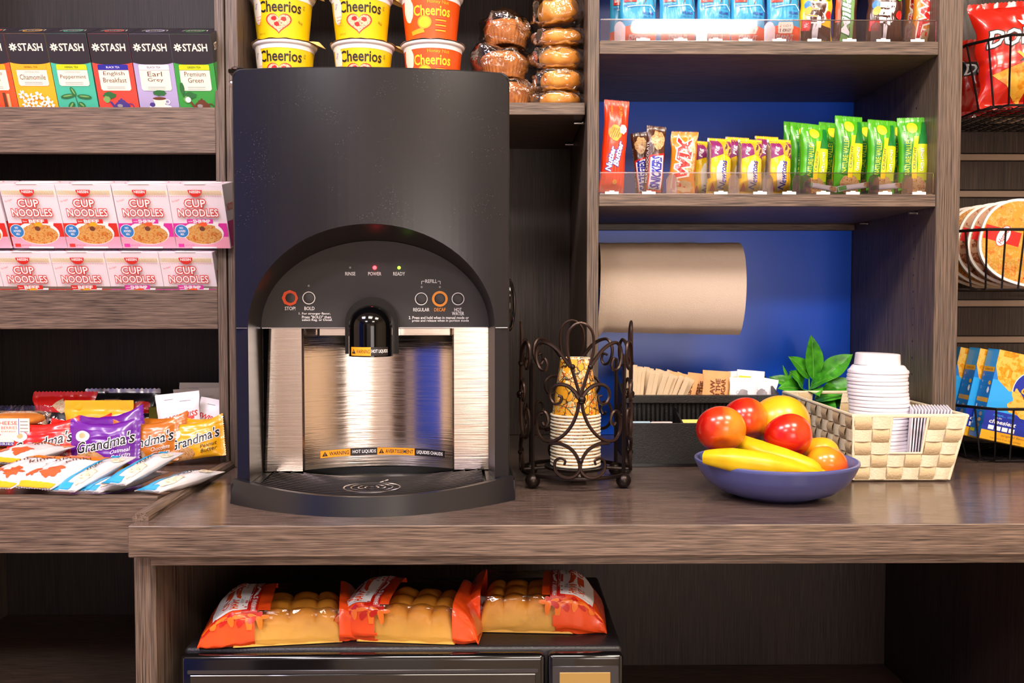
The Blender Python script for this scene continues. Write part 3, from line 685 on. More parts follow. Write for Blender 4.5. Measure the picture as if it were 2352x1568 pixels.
TEAS = [(-41, 'tea_orange', 'Orange', 'Spice', 'HERBAL TEA', 'gold', p_cup, 'orange tea box with a mug and spice sticks, cut by the picture edge', 'ink'),
        (54, 'tea_yellow', 'Chamomile', '', 'HERBAL TEA', 'tea_yellow', p_daisy, 'yellow tea box printed with white daisies', 'ink'),
        (149, 'tea_teal', 'Peppermint', '', 'HERBAL TEA', 'lime', p_mint, 'teal tea box printed with a leafy green sprig', 'ink'),
        (245.5, 'tea_red', 'English', 'Breakfast', 'BLACK TEA', 'navy', p_pot('plum'), 'red tea box printed with a purple teapot', 'white'),
        (341, 'tea_lilac', 'Earl', 'Grey', 'BLACK TEA', 'pink_white', p_earl, 'lilac tea box printed with a white teacup', 'ink'),
        (435, 'tea_green', 'Premium', 'Green', 'GREEN TEA', 'lime', p_green, 'green tea box printed with a dark teapot', 'ink')]
TT = R(23)
for px, bg, a1, a2, kd, band, pic, lb, bt in TEAS:
    top = P(px, 82, -.04)
    tea(bg, a1, a2, kd, band, pic, bt).build('tea_box', label=lb, cat='tea box', group='tea boxes on the upper display shelf', loc=(top.x, .0260, 1.526), rot=(TT, 0, 0))

# ------------------------------------------------------------ cup noodle boxes
NW, NH, ND = .0965, .1165, .085
def noodle(flav, fc, soft, sub):
    A = Art(); A.rect(-NW / 2 + .001, NH - .019, NW / 2 - .001, NH - .0105, 'cream')
    for i in range(44): A.rect(-NW / 2 + .002 + i * .0021, NH - .0185, -NW / 2 + .0029 + i * .0021, NH - .011, 'tan_print')
    for i in range(30): A.rect(-NW / 2 + .002 + i * .0031, NH - .0215, -NW / 2 + .003 + i * .0031, NH - .0205, 'noodle_red')
    A.ell(.0, NH - .0095, .0125, .0125, 'noodle_red', 20, a0=180, a1=360); A.text('NISSIN', 0, NH - .0130, .0185, .0045, 'white', .03)
    A.text('The Original', -.036, NH - .029, .014, .004, 'noodle_red', rot=18, shear=.3)
    A.outl('CUP', -.003, NH - .0335, .036, .0135, 'white', 'noodle_red', .02, .075); A.outl('NOODLES', .0, NH - .0505, .070, .013, 'white', 'noodle_red', .02, .07)
    A.rect(-NW / 2 + .0005, .0005, NW / 2 - .0005, .047, soft); A.rect(-NW / 2 + .0005, .022, NW / 2 - .0005, .047, fc); A.poly([(-.005, .049), (.034, .049), (.030, .036), (-.005, .036)], 'white'); A.ell(.003, .029, .037, .0215, 'white', 30)
    A.rect(-.022, .0465, .024, .0545, fc) ; A.text(flav, .004, .0505, .026 if flav == 'BEEF' else .030, .0058, 'white', .04); A.text(sub, -.016, .0505, .008, .003, 'white')
    A.ell(.003, .026, .034, .0175, 'pic_noodles', 30); A.blob(.004, .033, .024, .014, 'pic_noodles', seed=3); A.ell(.006, .045, .007, .004, 'gold' if flav == 'BEEF' else 'tea_orange', 12); A.ell(.003, .037, .005, .0045, 'brown_print', 12)
    A.ell(-.034, .0325, .0125, .0125, 'white', 24); A.ell(-.034, .0325, .0115, .0115, 'badge_blue', 24)
    for i, s_ in enumerate(('NO', 'ADDED', 'MSG')): A.text(s_, -.034, .0385 - i * .0058, .006 + .007 * (i == 1), .0038, 'white', .02)
    A.rect(-.044, .003, -.034, .009, fc); A.text('NET WT 2.5 OZ', -.024, .006, .016, .0024, fc)
    A.rect(-.02, .0005, .024, .0035, 'white')
    T = Art(); T.ell(0, ND / 2, .036, .036, 'white', 30); T.ring(0, ND / 2, .036, .038, fc, 30); T.text('2.25 OZ', 0, .012, .02, .005, 'ink')
    SA = Art(); SA.rect(.003, .003, ND - .003, .05, fc); SA.text('NOODLES', ND / 2, .075, .06, .013, 'noodle_red', .02)
    b = boxmesh(NW, NH, ND, 'pink_white', 'pink_white', A, 'pink_white', T, SA)
    b.box(-.018, .018, -.0012, .006, NH + .0002, NH + .0012, 'white')
    b.v = [(x, y + .26 * (NH - z) * (1 - y / ND), z) for x, y, z in b.v]; return b
NT = R(11); u_ = Vector((0, -math.sin(NT), math.cos(NT)))
nb, ns = noodle('BEEF', 'noodle_red', 'noodle_pink', 'flavor'), noodle('SHRIMP', 'noodle_magenta', 'noodle_pink', 'with')
base0 = Vector((0, -.006, 1.179)); first = {}
NGR = 'noodle cartons on the lower display shelf'
def put_noodle(kind, x, k, lb):
    loc = Vector((x, 0, 0)) + base0 + u_ * (k * (NH + .0022)) + Vector((0, -.016 * k, 0))
    if kind in first: dup(first[kind], lb, loc, (NT, 0, 0)); return
    first[kind] = (nb if kind == 'b' else ns).build('noodle_box', label=lb, cat='noodle box', group=NGR, loc=loc, rot=(NT, 0, 0))
xt = [XF(p, -.10) for p in (174.5, 306, 436)]
put_noodle('b', XF(44, -.10), 1, 'red-trimmed beef noodle carton, upper row, first whole one at the picture edge')
put_noodle('b', xt[0], 1, 'red-trimmed beef noodle carton, upper row, next to the pink-trimmed cartons')
put_noodle('s', xt[1], 1, 'pink-trimmed shrimp noodle carton, upper row, beside the red-trimmed carton')
put_noodle('s', xt[2], 1, 'pink-trimmed shrimp noodle carton, upper row, against the side panel')
put_noodle('b', XF(-92, -.10), 1, 'red-trimmed noodle carton, upper row, mostly cut off by the picture edge')
xr = -.5184 - NW / 2
for i, (kd, lb) in enumerate((('s', 'shrimp noodle carton, lower row, against the side panel'), ('s', 'shrimp noodle carton, lower row, second from the side panel'), ('b', 'beef noodle carton, lower row, third from the side panel'), ('b', 'beef noodle carton, lower row, fourth from the side panel'), ('b', 'beef noodle carton, lower row, cut off by the picture edge'))):
    put_noodle(kd, xr - i * (NW + .0006), 0, lb)

# ------------------------------------------------------------ snacks on the deep tray
TZ = .9092
for nm, c in dict(f_red='#d8201c', f_purple='#6a1a96', f_brown='#c06a14', f_yellow='#eaa60e', f_gold='#f7ae1e', f_white='#f0ece8', f_blue='#3a9cd4', f_black='#17151a', f_orange='#f07818', f_green='#4aa818', f_dgreen='#1a7a30', f_clif='#3aa6d8').items(): foil(nm, c)
def cookie_pack(bg, sub, dark, subc='white', seed=1, scale=1.0, pic='pic_cookie'):
    L, H = .122, .088
    A = Art()
    A.ell(-.036, .014, .0135, .0105, 'pink_white', 24); A.ell(-.036, .015, .0060, .0055, 'tan_print', 16)
    A.blob(-.024, -.030, .027, .015, pic, seed=seed, amp=.05)
    A.outl("Grandma's", .004, .000, .098, .0215, dark, 'white', .012, .05, rot=11, shear=.35)
    for i, s_ in enumerate(sub.split()): A.text(s_, .030, -.016 - i * .0105, .033, .008, subc, rot=8, shear=.3)
    return hpack(L, H, .026, bg, art=A, seed=seed, wr=.0022, seal=.008, zig=.0008, belly=.9)
def slump(b, amt=.010, L=.122):
    """saddle the top edge so the corners stand proud"""
    b.v = [(x, y, z - amt * (1 - (2 * x / L) ** 2) * max(0, z) / .088) for x, y, z in b.v]; return b
def cookies(bg, sub, dark, subc, spots, seed, pic):
    me = slump(cookie_pack(bg, sub, dark, subc, seed, pic=pic)); first_ = None
    for (px, ptop, Y, ln, rz, roll, lb) in spots:
        h = dz(px, ptop, Y, TZ); s_ = min(1.0, max(.9, h / .084)); loc = (P(px, 1020, Y).x, Y, TZ + .012 * s_ if roll else TZ + .003)
        loc = (loc[0], Y, TZ + abs(math.sin(R(roll))) * .060 * s_ + .003)
        if first_ is None: first_ = me.build('cookie_pack', label=lb, cat='cookie pack', group='cookie packs leaning on the tray', loc=loc, rot=lean(ln, rz, roll)); first_.scale = (s_,) * 3
        else: dup(first_, lb, loc, lean(ln, rz, roll), scale=(s_,) * 3)
cookies('f_red', 'Chocolate Brownie', 'ink', 'white', [(94, 968, -.075, 20, 4, -3, 'red cookie pack in front, beside the purple pack'), (178, 965, -.015, 18, -6, -4, 'red cookie pack behind, half hidden by the purple pack')], 1, 'pic_choc')
cookies('f_purple', 'Oatmeal Raisin', 'ink', 'white', [(238, 962, -.07, 16, 4, -2, 'purple cookie pack in front of the yellow bag'), (262, 945, -.02, 14, -4, -10, 'purple cookie pack tucked behind the other purple pack')], 2, 'pic_cookie')
cookies('f_brown', 'Chocolate Chip', 'ink', 'white', [(333, 970, -.05, 20, 4, -4, 'orange-brown cookie pack in front, between purple and yellow packs'), (352, 958, .0, 16, -8, -3, 'orange-brown cookie pack peeking out behind its twin')], 3, 'pic_choc')
cookies('f_yellow', 'Peanut Butter', 'ink', 'ink', [(448, 975, -.035, 20, 5, -8, 'golden peanut butter cookie pack with its text in full view'), (475, 962, .035, 14, -6, -5, 'golden cookie pack tucked against the side panel')], 4, 'pic_cookie')

# chip and meat snack bags at the back of the tray
A = Art(); A.poly([(-.06, .045), (-.06, .075), (.06, .068), (.06, .038)], 'ink'); A.poly([(-.02, .085), (.0, .1), (.018, .078), (.0, .07)], 'pic_heart'); A.outl('Doritos', -.022, .056, .082, .02, 'white', 'ink', .03, .03, rot=-3, shear=.2)
h = dz(130, 902, .16, TZ)
pack(.128, h, .04, 'f_red', art=A, seed=5, wr=.004).build('chip_bag', label='red tortilla chip bag standing at the back of the snack tray', cat='chip bag', loc=(XF(128, .14), .16, TZ + .002), rot=lean(6, 0, 0))
h = dz(222, 922, .075, TZ)
pack(.132, h, .03, 'f_gold', seed=6, wr=.003, zig=0, seal=.02).build('snack_bag', label='plain bright yellow snack bag behind the purple cookies', cat='snack bag', loc=(XF(222, .08), .075, TZ + .002), rot=lean(4))
h = dz(275, 895, .22, TZ); A = Art(); A.blob(-.02, h * .72, .035, .010, 'pic_meat', seed=8); A.blob(.045, h * .66, .018, .013, 'f_red', seed=4); A.text('jerky', .03, h * .45, .05, .015, 'white', shear=.3)
pack(.155, h, .034, 'f_black', art=A, seed=7, wr=.004, sealm='metal').build('snack_bag', label='black and red snack bag with a shiny top seal, behind the yellow bag', cat='snack bag', loc=(XF(275, .22), .22, TZ + .002), rot=lean(5))
b = MB(); b.box(-.013, .013, 0, .03, 0, dz(350, 935, .2, TZ), 'f_yellow', .001); mat('olive', '#6a6414', .5); b.mats = ['olive']
b.build('small_carton', label='small olive green carton beside the white cocoa packets', cat='carton', loc=(XF(352, .2), .2, TZ), rot=(0, 0, 0))
# cocoa packets
mat('cocoa_white', '#ece4ea', .5, bump=(40, .3)); mat('cocoa_beige', '#c2b6ae', .55, bump=(40, .3))
def cocoa(w, h, m, seed, text=True, flip=1):
    A = Art()
    if text:
        A.text('SWISS MISS', .004 * flip, h * .60, w * .8, .010, 'noodle_red', .02, rot=9 * flip, shear=.3); A.poly([(-w * .3, h * .47), (w * .36, h * .47 + .01 * flip), (w * .36, h * .47 + .01 * flip + .0055), (-w * .3, h * .47 + .0055)], 'noodle_red'); A.text('HOT COCOA MIX', .003, h * .47 + .0076 * flip, w * .5, .0026, 'white', rot=6 * flip); A.ell(-.01, h * .15, .014, .006, 'gold', 16)
    A.rect(-w * .3, h - .012, -w * .1, h - .011, 'grey_soft'); A.rect(w * .05, h - .017, w * .3, h - .016, 'grey_soft')
    return pack(w, h, .012, m, art=A, seed=seed, wr=.0018, zig=0)
for px, pt, Y, w, ln, rz, ro, m_, tx, lb in ((412, 906, .06, .083, 10, 4, -6, 'cocoa_white', True, 'white cocoa packet standing in full view beside the dark back panel'), (498, 922, .085, .080, 12, -6, 10, 'cocoa_white', True, 'white cocoa packet tilted against the side panel'), (452, 896, .16, .10, 8, 2, -2, 'cocoa_beige', False, 'greyish cocoa packet with its front turned away, middle of the pile'), (460, 882, .21, .10, 6, -2, 0, 'cocoa_beige', False, 'greyish cocoa packet farthest back under the panel')):
    h = dz(px, pt, Y, TZ) / math.cos(R(ln)) - abs(math.sin(R(ro))) * w / 2
    cocoa(w, h, m_, int(px), tx, -1 if ro > 0 else 1).build('cocoa_packet', label=lb, cat='cocoa packet', group='cocoa packets in the tray corner', loc=(min(XF(px, Y), -.519 - w / 2 - .004), Y, TZ + abs(math.sin(R(ro))) * w / 2 + .002), rot=lean(ln, rz, ro))

# packaged bagel stack with a paper label and a clear film
mat('bread', '#d98a3a', .55, c2='#c06a24', nscale=26, bump=(120, .3), sss=.1); film('clear_film', '#fffaf4', .07, .10, (34, 1.0), .6); film('crinkle_film', '#fbf6f8', .05, .08, (48, 1.0), .55)
t = thing('bagel_pack', 'stack of sliced bread rounds with a cheese and berries paper label at the picture edge', 'bread pack', (XF(10, -.04), -.02, TZ))
def bun(b, c, rx, ry, rz_, m='bread', n=20):
    c = Vector(c)
    def f(u, v):
        a = u * 2 * math.pi; p = (v - .5) * math.pi; cx, cy, cz = math.cos(p) ** .55 if math.cos(p) > 0 else 0, math.cos(p) ** .55 if math.cos(p) > 0 else 0, math.sin(p)
        s_ = lambda t_: math.copysign(abs(t_) ** .75, t_)
        q = Vector((rx * cx * s_(math.cos(a)), ry * cy * s_(math.sin(a)), rz_ * math.copysign(abs(cz) ** .8, cz))); return c + q * (1 + .03 * noise.noise(c * 40 + q * 60))
    b.grid(n * 2, n, f, m)
for k in range(5):
    b = MB(); bun(b, (0, 0, .0095 + k * .0182), .052, .045, .0095); b.build('bread_round', t)
b = MB(); b.box(-.053, .053, -.0475, -.046, .048, .090, 'cream', .0005); A = Art(); A.rect(-.053, .0, .053, .042, 'cream'); A.text('CHEESE', .012, .034, .04, .0065, 'tea_red', .01); A.text('& BERRIES', .014, .0255, .036, .005, 'tea_red'); A.text('DANISH', .016, .019, .024, .003, 'tea_red'); A.blob(-.014, .012, .016, .009, 'f_red', seed=2); A.rect(.034, 0, .0350, .042, 'navy')
for k in range(6): A.rect(.037, .006 + k * .006, .051, .0075 + k * .006, 'grey_soft')
A.rect(-.053, -.006, .053, .0, 'plum'); A.text('CALORIES', -.0, -.003, .05, .004, 'white')
b.art(A, lambda x, y, o: Vector((x, -.0476 - o, .048 + y))); b.build('paper_label', t, label='cream paper label reading cheese and berries')
t2 = pack(.15, .09, .04, 'crinkle_film', seed=11, wr=.005); t2.build('film_bag', label='empty-looking clear crinkled film bag behind the bread rounds', cat='film bag', loc=(XF(22, .12), .12, TZ + .002), rot=lean(5))
xx = MB(); bun(xx, (0, 0, .04), .055, .012, .038, 'pic_heart'); xx.build('berry_pastry', label='pinkish pastry inside the clear crinkled film bag', cat='pastry', loc=(XF(32, .12), .125, TZ + .003), rot=lean(5))

# snack bars lying along the front of the tray
for nm, c in dict(b_white='#d6d0d2', b_cyan='#2a9cd0', b_orange='#ee7e1c').items(): mat(nm, c, .3, coat=.3, bump=(45, .35))
def kbar(seed):
    w, L = .044, .165; A = Art(); A.rect(-w / 2, 0, .006, .024, 'b_cyan')
    A.rect(-w / 2 + .001, .0, -w / 2 + .016, L, 'b_cyan'); A.rect(-.006, .0, w / 2 - .002, .004, 'b_white')
    A.blob(.010, .045, .008, .026, 'pic_bar', seed=seed); A.blob(.012, .128, .007, .016, 'pic_bar2', seed=seed + 2)
    A.text('crunch', -.002, .088, .044, .010, 'ink', rot=90, shear=.2); A.text('COCONUT ALMOND', -.0095, .075, .045, .003, 'grey_soft', rot=90)
    return pack(w, L, .020, 'b_white', art=A, seed=seed, wr=.0014, seal=.013, zig=.0016)
multi('pic_bar', [(0, '#a87848'), (.4, '#dcc098'), (1, '#f8ecd8')], 200); multi('pic_bar2', [(0, '#9a6030'), (.5, '#e8cca0'), (1, '#fff4e0')], 240)
BG = 'snack bars lying along the front of the tray'
def lay(o_or_b, name, px, py, Y, z, pitch, az, lb, cat='snack bar', roll=0, group=BG):
    loc = P(px, py, Y); loc.z = z; rot = (R(-90 + pitch), 0, R(-az))
    return (o_or_b.build(name, label=lb, cat=cat, group=group, loc=loc, rot=rot) if isinstance(o_or_b, MB) else dup(o_or_b, lb, loc, rot))
kb = lay(kbar(1), 'snack_bar', 140, 1130, -.328, TZ + .0125, 9, 12, 'blue and white snack bar in front, next to the orange packets')
lay(kb, '', 258, 1130, -.326, TZ + .022, 8, 13, 'blue and white snack bar, middle one, lying on top of the flat bar')
lay(kbar(5), 'snack_bar', 200, 1135, -.322, TZ + .0105, 1, 18, 'blue and white snack bar lying flat, half under the middle bar')
lay(kbar(7), 'snack_bar', 338, 1135, -.322, TZ + .0105, 1.0, 19, 'blue and white snack bar beside the raised wooden strip')
def okbar(seed, w=.085, L=.15):
    A = Art(); A.rect(-w / 2 + .003, L * .80, w / 2 - .003, L, 'b_orange'); A.ell(.0, L * .8, w * .4, .016, 'b_orange'); A.rect(-w / 2 + .003, 0, w / 2 - .003, .016, 'gold')
    A.blob(.010, .044, .015, .017, 'tea_orange', seed=seed, amp=.4); A.blob(-.020, .040, .009, .012, 'tea_orange', seed=seed + 3, amp=.4); A.text('kinki', .014, .100, .044, .013, 'brown_print', rot=60, shear=.3); A.text('kinki', -.016, .090, .044, .010, 'brown_print', rot=60, shear=.3)
    return pack(w, L, .026, 'b_white', art=A, seed=seed, wr=.002, seal=.01)
ok = lay(okbar(1), 'candy_packet', 60, 1120, -.318, TZ + .0155, 9, 16, 'white and orange candy packet, front one with a yellow end', 'candy packet')
lay(okbar(2), 'candy_packet', -28, 1120, -.31, TZ + .015, 9, 16, 'white and orange candy packet cut by the picture edge', 'candy packet')
lay(okbar(3, .085, .14), 'candy_packet', -8, 1100, -.200, TZ + .034, 3, 14, 'white and orange candy packet on top, behind the front one', 'candy packet')
# ------------------------------------------------------------ cereal cups
mat('cup_yellow', '#ecc60a', .35, coat=.3); mat('cup_orange', '#ee5414', .35, coat=.3); mat('cup_rim', '#f0e8ea', .4); mat('lid_foil', '#e8c478', .45, bump=(50, .4)); mat('lid_pale', '#d8c4b4', .45, bump=(50, .4))
def cereal(kind, seed):
    C = 'cup_yellow' if kind == 'y' else 'cup_orange'; H = .1; r0, r1 = .0445, .0535
    def rad(z): return r0 + (r1 - r0) * z / H
    t = thing('cereal_cup', '', 'cereal cup'); b = MB()
    b.lathe([(.0, .003), (r0 - .004, .003), (r0 - .003, 0), (r0, 0), (rad(.078), .078)], 48, C)
    b.lathe([(rad(.078) + .0004, .0775), (rad(.088), .0865)], 48, 'cup_rim')
    A = Art()
    if kind == 'y':
        A.outl('Cheerios', .002, .062, .076, .0215, 'ink', 'cup_yellow', .02, .0, arc=.0) ; A.blob(-.044, .060, .012, .03, 'cream', seed=2, amp=.05); A.text('General Mills', -.046, .066, .012, .006, 'navy', rot=60)
        hp = []
        for i in range(40): a = 2 * math.pi * i / 40; hp.append((.0215 * (math.sin(a) ** 3), .0205 * (13 * math.cos(a) - 5 * math.cos(2 * a) - 2 * math.cos(3 * a) - math.cos(4 * a)) / 16))
        A.poly([(x * 1.08, .031 + y * 1.08) for x, y in hp], 'noodle_red'); A.poly([(x * .96, .031 + y * .96) for x, y in hp], 'pic_heart')
        for x, y in ((-.008, .038), (.009, .037), (-.003, .027)): A.blob(x, y, .0048, .0042, 'f_red', seed=x * 99)
        for k in range(4): A.text(('Can help', 'lower', 'cholesterol', 'as part')[k], -.040, .044 - k * .0055, .012, .0032, 'tea_orange')
        A.text('NET WT 1.3 OZ', -.034, .010, .014, .003, 'ink'); A.text('Whole Grain', .040, .034, .010, .006, 'ink', rot=-20); A.text('OZ', .046, .064, .004, .008, 'ink')
    else:
        A.text('Honey Nut', .013, .071, .038, .0085, 'gold', .01); A.outl('Cheerios', .002, .055, .066, .020, 'yellow_print', 'tea_red', .02, .02); A.blob(-.044, .06, .012, .026, 'cream', seed=2, amp=.05)
        A.ell(-.012, .032, .013, .013, 'gold', 24); A.ell(-.012, .032, .010, .010, 'yellow_print', 20); A.poly([(-.04, .016), (-.014, .022), (-.012, .012), (-.038, .008)], 'gold')
        for k in range(6): A.rect(.008, .040 - k * .005, .028, .0425 - k * .005, 'tea_yellow' if k % 2 else 'tea_orange')
    def fm(x, z, o): r = rad(z) + o + .0003; return Vector((r * math.sin(x / rad(.05)), -r * math.cos(x / rad(.05)), z + .0))
    b.art(A, fm, cut=(.004, None)); b.build('cup_body', t)
    b = MB(); b.lathe([(rad(.088), .086), (r1 + .0015, .087), (r1 + .003, .0895), (r1 + .003, .0925), (r1 + .001, .0945), (r1 - .004, .0955)], 48, 'cup_rim'); b.build('cup_rim', t)
    b = MB(); rr = random.Random(seed); ta = rr.choice([-.3, 2.9, .2]) if kind == 'y' else 9
    def lid(u, v):
        a = u * 2 * math.pi; d = abs((a - ta + math.pi) % (2 * math.pi) - math.pi) if ta < 9 else 9
        tabk = max(0, 1 - (d / .22) ** 2); r = (r1 + .0048 + .0012 * noise.noise(Vector((u * 20, seed, 0))) + .022 * tabk) * v
        z = .0968 - (.0022 + .002 * noise.noise(Vector((u * 26, seed, 3))) + .012 * tabk) * max(0, (v - .86) / .14)
        return Vector((r * math.cos(a), r * math.sin(a), z))
    b.grid(72, 14, lid, 'lid_foil' if kind == 'y' else 'lid_pale'); b.build('foil_lid', t)
    return t
SHZ = 1.5713
cups = {}; mat('kraft_card', '#7a6048', .8)
for kd, px, wh in (('y', 655, 'stack next to the side panel'), ('y', 833, 'middle yellow stack'), ('o', 992, 'orange honey-nut stack')):
    ct_ = MB(); cx_ = XF(px + 4, .078); ct_.box(cx_ - .050, cx_ + .050, .036, .132, SHZ + .0003, SHZ + .0296, 'kraft_card', .001); ct_.build('riser_block', label='small cardboard riser under the ' + wh, cat='riser')
    for k in range(2):
        lv = ('lower one', 'upper one')[k]
        lb = ('yellow' if kd == 'y' else 'orange') + ' cereal cup, ' + lv + ', ' + wh
        loc = (XF(px + 4, .078) + (0, -.003)[k], .082, SHZ + .030 + k * .0897)
        key = kd + str(px)
        if key not in cups: cups[key] = cereal(kd, px); cups[key]['label'] = lb; tag(cups[key], group='cereal cups on the middle shelf', loc=loc); cups[key].scale = (1.06, 1.06, .915)
        else: dup(cups[key], lb, loc, (0, 0, .06 * k))
# ------------------------------------------------------------ wrapped pastries
mat('muffin', '#cc8238', .6, c2='#a8642a', nscale=60, bump=(150, .5)); mat('roll_gold', '#f2b050', .5, c2='#dc8c2c', nscale=30, bump=(90, .25), sss=.05)
def wrapped(name, lb, cat, loc, rot, kind, w, h, d, seed, grp):
    t = thing(name, lb, cat, loc, rot, grp); b = MB()
    if kind == 'roll': bun(b, (0, 0, h / 2), w * .46, d * .46, h * .46, 'roll_gold'); b.build('pastry', t)
    else:
        def f(u, v):
            a = u * 2 * math.pi; z = v * h * .62; k = 1 + .035 * math.cos(a * 34) * (1 - v); r = (w * .36 + w * .10 * v) * k; return Vector((r * math.cos(a), r * math.sin(a) * d / w, .002 + z))
        b.grid(136, 6, f, 'muffin')
        b.grid(40, 12, lambda u, v: Vector((w * .46 * math.cos(u * 2 * math.pi) * math.cos(v * math.pi / 2) ** .8 if v < 1 else 0, d * .46 * math.sin(u * 2 * math.pi) * math.cos(v * math.pi / 2) ** .8 if v < 1 else 0, h * .60 + h * .36 * math.sin(v * math.pi / 2) + .0015 * noise.noise(Vector((u * 9, v * 6, seed))))), 'muffin'); b.build('muffin', t)
    b = MB(); W = w * (1.12 if kind == 'roll' else 1.2)
    def f(u, v):
        a = u * 2 * math.pi; p = v * math.pi; s_ = math.sin(p) ** .5 if 0 < v < 1 else 0
        n1 = noise.noise(Vector((math.cos(a) * 3 + seed, math.sin(a) * 3, v * 5))) * .007
        x = (W / 2 + n1) * s_ * math.copysign(abs(math.cos(a)) ** .8, math.cos(a)); y = (d * .53 + n1) * s_ * math.copysign(abs(math.sin(a)) ** .8, math.sin(a))
        z = h / 2 - math.copysign(abs(math.cos(p)) ** .7, math.cos(p)) * (h * .52) + n1 * .5
        ear = max(0, abs(math.cos(a)) - .8) * 5 * s_; x += math.copysign(.009 * ear, x); z += .006 * ear * noise.noise(Vector((a * 5, v * 9, seed)))
        if kind == 'muffin' and x < 0 and z > h * .5: z += .010 * ear
        return Vector((x, y, max(.0004, z)))
    b.grid(44, 22, f, 'clear_film' if kind == 'roll' else 'crinkle_film', flip=True); b.build('wrapper', t); return t
G1 = 'clear-wrapped golden pastries'; zz = SHZ; Yp = .075
hs = [.031, .0405, .041, .033, .052]
for k, (h, lb) in enumerate(zip(hs, ('golden wrapped pastry at the bottom of the tall stack', 'golden wrapped pastry, second from the bottom of the tall stack', 'golden wrapped pastry in the middle of the tall stack', 'flat golden wrapped pastry just under the tilted one', 'tilted golden wrapped pastry crowning the tall stack'))):
    wrapped('wrapped_pastry', lb, 'pastry', (XF(1288, Yp) - .002 + .002 * (k % 2), Yp + .012, zz), (0, R(-8) if k == 4 else 0, R(6 * (k % 3) - 5)), 'roll', .084, h, .075, k + 3, G1); zz += h + (.0012 if k < 3 else .009)
G2 = 'clear-wrapped muffins'; zz = SHZ
for k, (px, lb) in enumerate(((1166, 'wrapped muffin at the bottom, half hidden by the dispenser'), (1158, 'wrapped muffin in the middle, with fluted sides in view'), (1163, 'wrapped muffin on top, in a puffed clear bag'))):
    wrapped('wrapped_muffin', lb, 'muffin', (XF(px, .11), .12, zz), (R(-3) * 0, R(3) * (k == 2), R(k * 40)), 'muffin', .104, .058 if k else .060, .098, k + 20, G2); zz += .0595 if k else .061

# ------------------------------------------------------------ scrolled wire cup holder
mat('iron', '#2c2320', .32, metal=.75, bump=(160, .15)); mat('rust_iron', '#3a2a24', .36, metal=.7)
RX, RY, RR = P(1322, 1050, -.150).x, -.150, .092
hk = thing('cup_holder', 'dark wrought wire cup holder with scrolls and ball feet, full of paper cups', 'cup holder', (RX, RY, .9))
def circ(r, z, n=48): return [(r * math.cos(i * 2 * math.pi / n), r * math.sin(i * 2 * math.pi / n), z) for i in range(n)]
b = MB(); b.tube(circ(RR, .022), .0034, 'iron', 8, True, flat=.6); b.build('base_ring', hk)
b = MB(); b.lathe([(0, .024), (.050, .024), (.053, .026), (.053, .029), (.0, .029)], 36, 'iron')
for a in range(4): b.tube([(.05 * math.cos(a * math.pi / 2), .05 * math.sin(a * math.pi / 2), .025), (RR * math.cos(a * math.pi / 2), RR * math.sin(a * math.pi / 2), .022)], .003, 'iron')
b.build('cup_platform', hk)
HA = R(54)
for i, a in enumerate((-math.pi / 2 - HA, -math.pi / 2 + HA, math.pi / 2 - HA, math.pi / 2 + HA)):
    p = MB(); x, y = RR * math.cos(a), RR * math.sin(a); p.tube([(x, y, z_) for z_ in (.022, .08, .14, .205)], .0034, 'iron', 6); p.build('post', hk)
    p = MB(); p.ball((x * 1.0, y * 1.0, .0128), .0125, 'iron', 16); p.build('ball_foot', hk)
def spline(pts, n=7, closed=False):
    out = []; N = len(pts)
    for i in range(N - 1):
        p0 = pts[max(0, i - 1)]; p1 = pts[i]; p2 = pts[i + 1]; p3 = pts[min(N - 1, i + 2)]
        for k in range(n):
            t_ = k / n; out.append(tuple(.5 * ((2 * b_) + (-a_ + c_) * t_ + (2 * a_ - 5 * b_ + 4 * c_ - d_) * t_ ** 2 + (-a_ + 3 * b_ - 3 * c_ + d_) * t_ ** 3) for a_, b_, c_, d_ in zip(p0, p1, p2, p3)))
    out.append(pts[-1]); return out
CX = 636
CURVES = [('s', [(648, 760), (622, 690), (585, 560), (548, 430), (530, 320), (540, 200), (590, 130), (648, 112)]),
          ('s', [(712, 490), (760, 420), (820, 345), (890, 298), (960, 288), (1008, 340), (1016, 420), (985, 500), (935, 525), (905, 480), (925, 425), (962, 435)]),
          ('s', [(648, 760), (680, 700), (740, 650), (810, 642), (870, 680), (885, 745), (850, 805), (800, 800), (782, 750), (812, 735)]),
          ('s', [(648, 790), (662, 880), (705, 990), (775, 1080), (860, 1130), (945, 1125), (1000, 1060), (1010, 960), (975, 885), (925, 885), (900, 945), (925, 1000), (950, 975)]),
          ('s', [(880, 1148), (790, 1150), (705, 1195), (652, 1280), (640, 1370), (690, 1430), (770, 1435), (832, 1385), (838, 1310), (800, 1275), (755, 1290), (762, 1330)])]
def scroll_panel(theta, half):
    t_ = MB()
    def mp(cx, cy):
        s_ = (cx - CX) / 415.0; a = theta + s_ * half * .96; z_ = .0215 + (1452 - cy) * .000187; return (RR * 1.012 * math.cos(a), RR * 1.012 * math.sin(a), z_)
    for _, c in CURVES:
        for sgn in (1, -1):
            pts = [mp(CX + sgn * (x - CX) , y) for x, y in spline(c, 5)]; N = len(pts)
            t_.tube(pts, [.0033 * (1 - .35 * i / N) for i in range(N)], 'rust_iron', 6)
    c = mp(648, 765); t_.ball(c, .0068, 'iron', 12, sq=(1, 1, .9)); c = mp(645, 790); t_.ball(c, .006, 'iron', 12, sq=(1.1, 1.1, .45))
    for xx_ in (575, 715): t_.ball(mp(xx_, 488), .0045, 'iron', 10)
    t_.ball(mp(640, 1292), .0048, 'iron', 10); return t_.build('scroll_panel', hk)
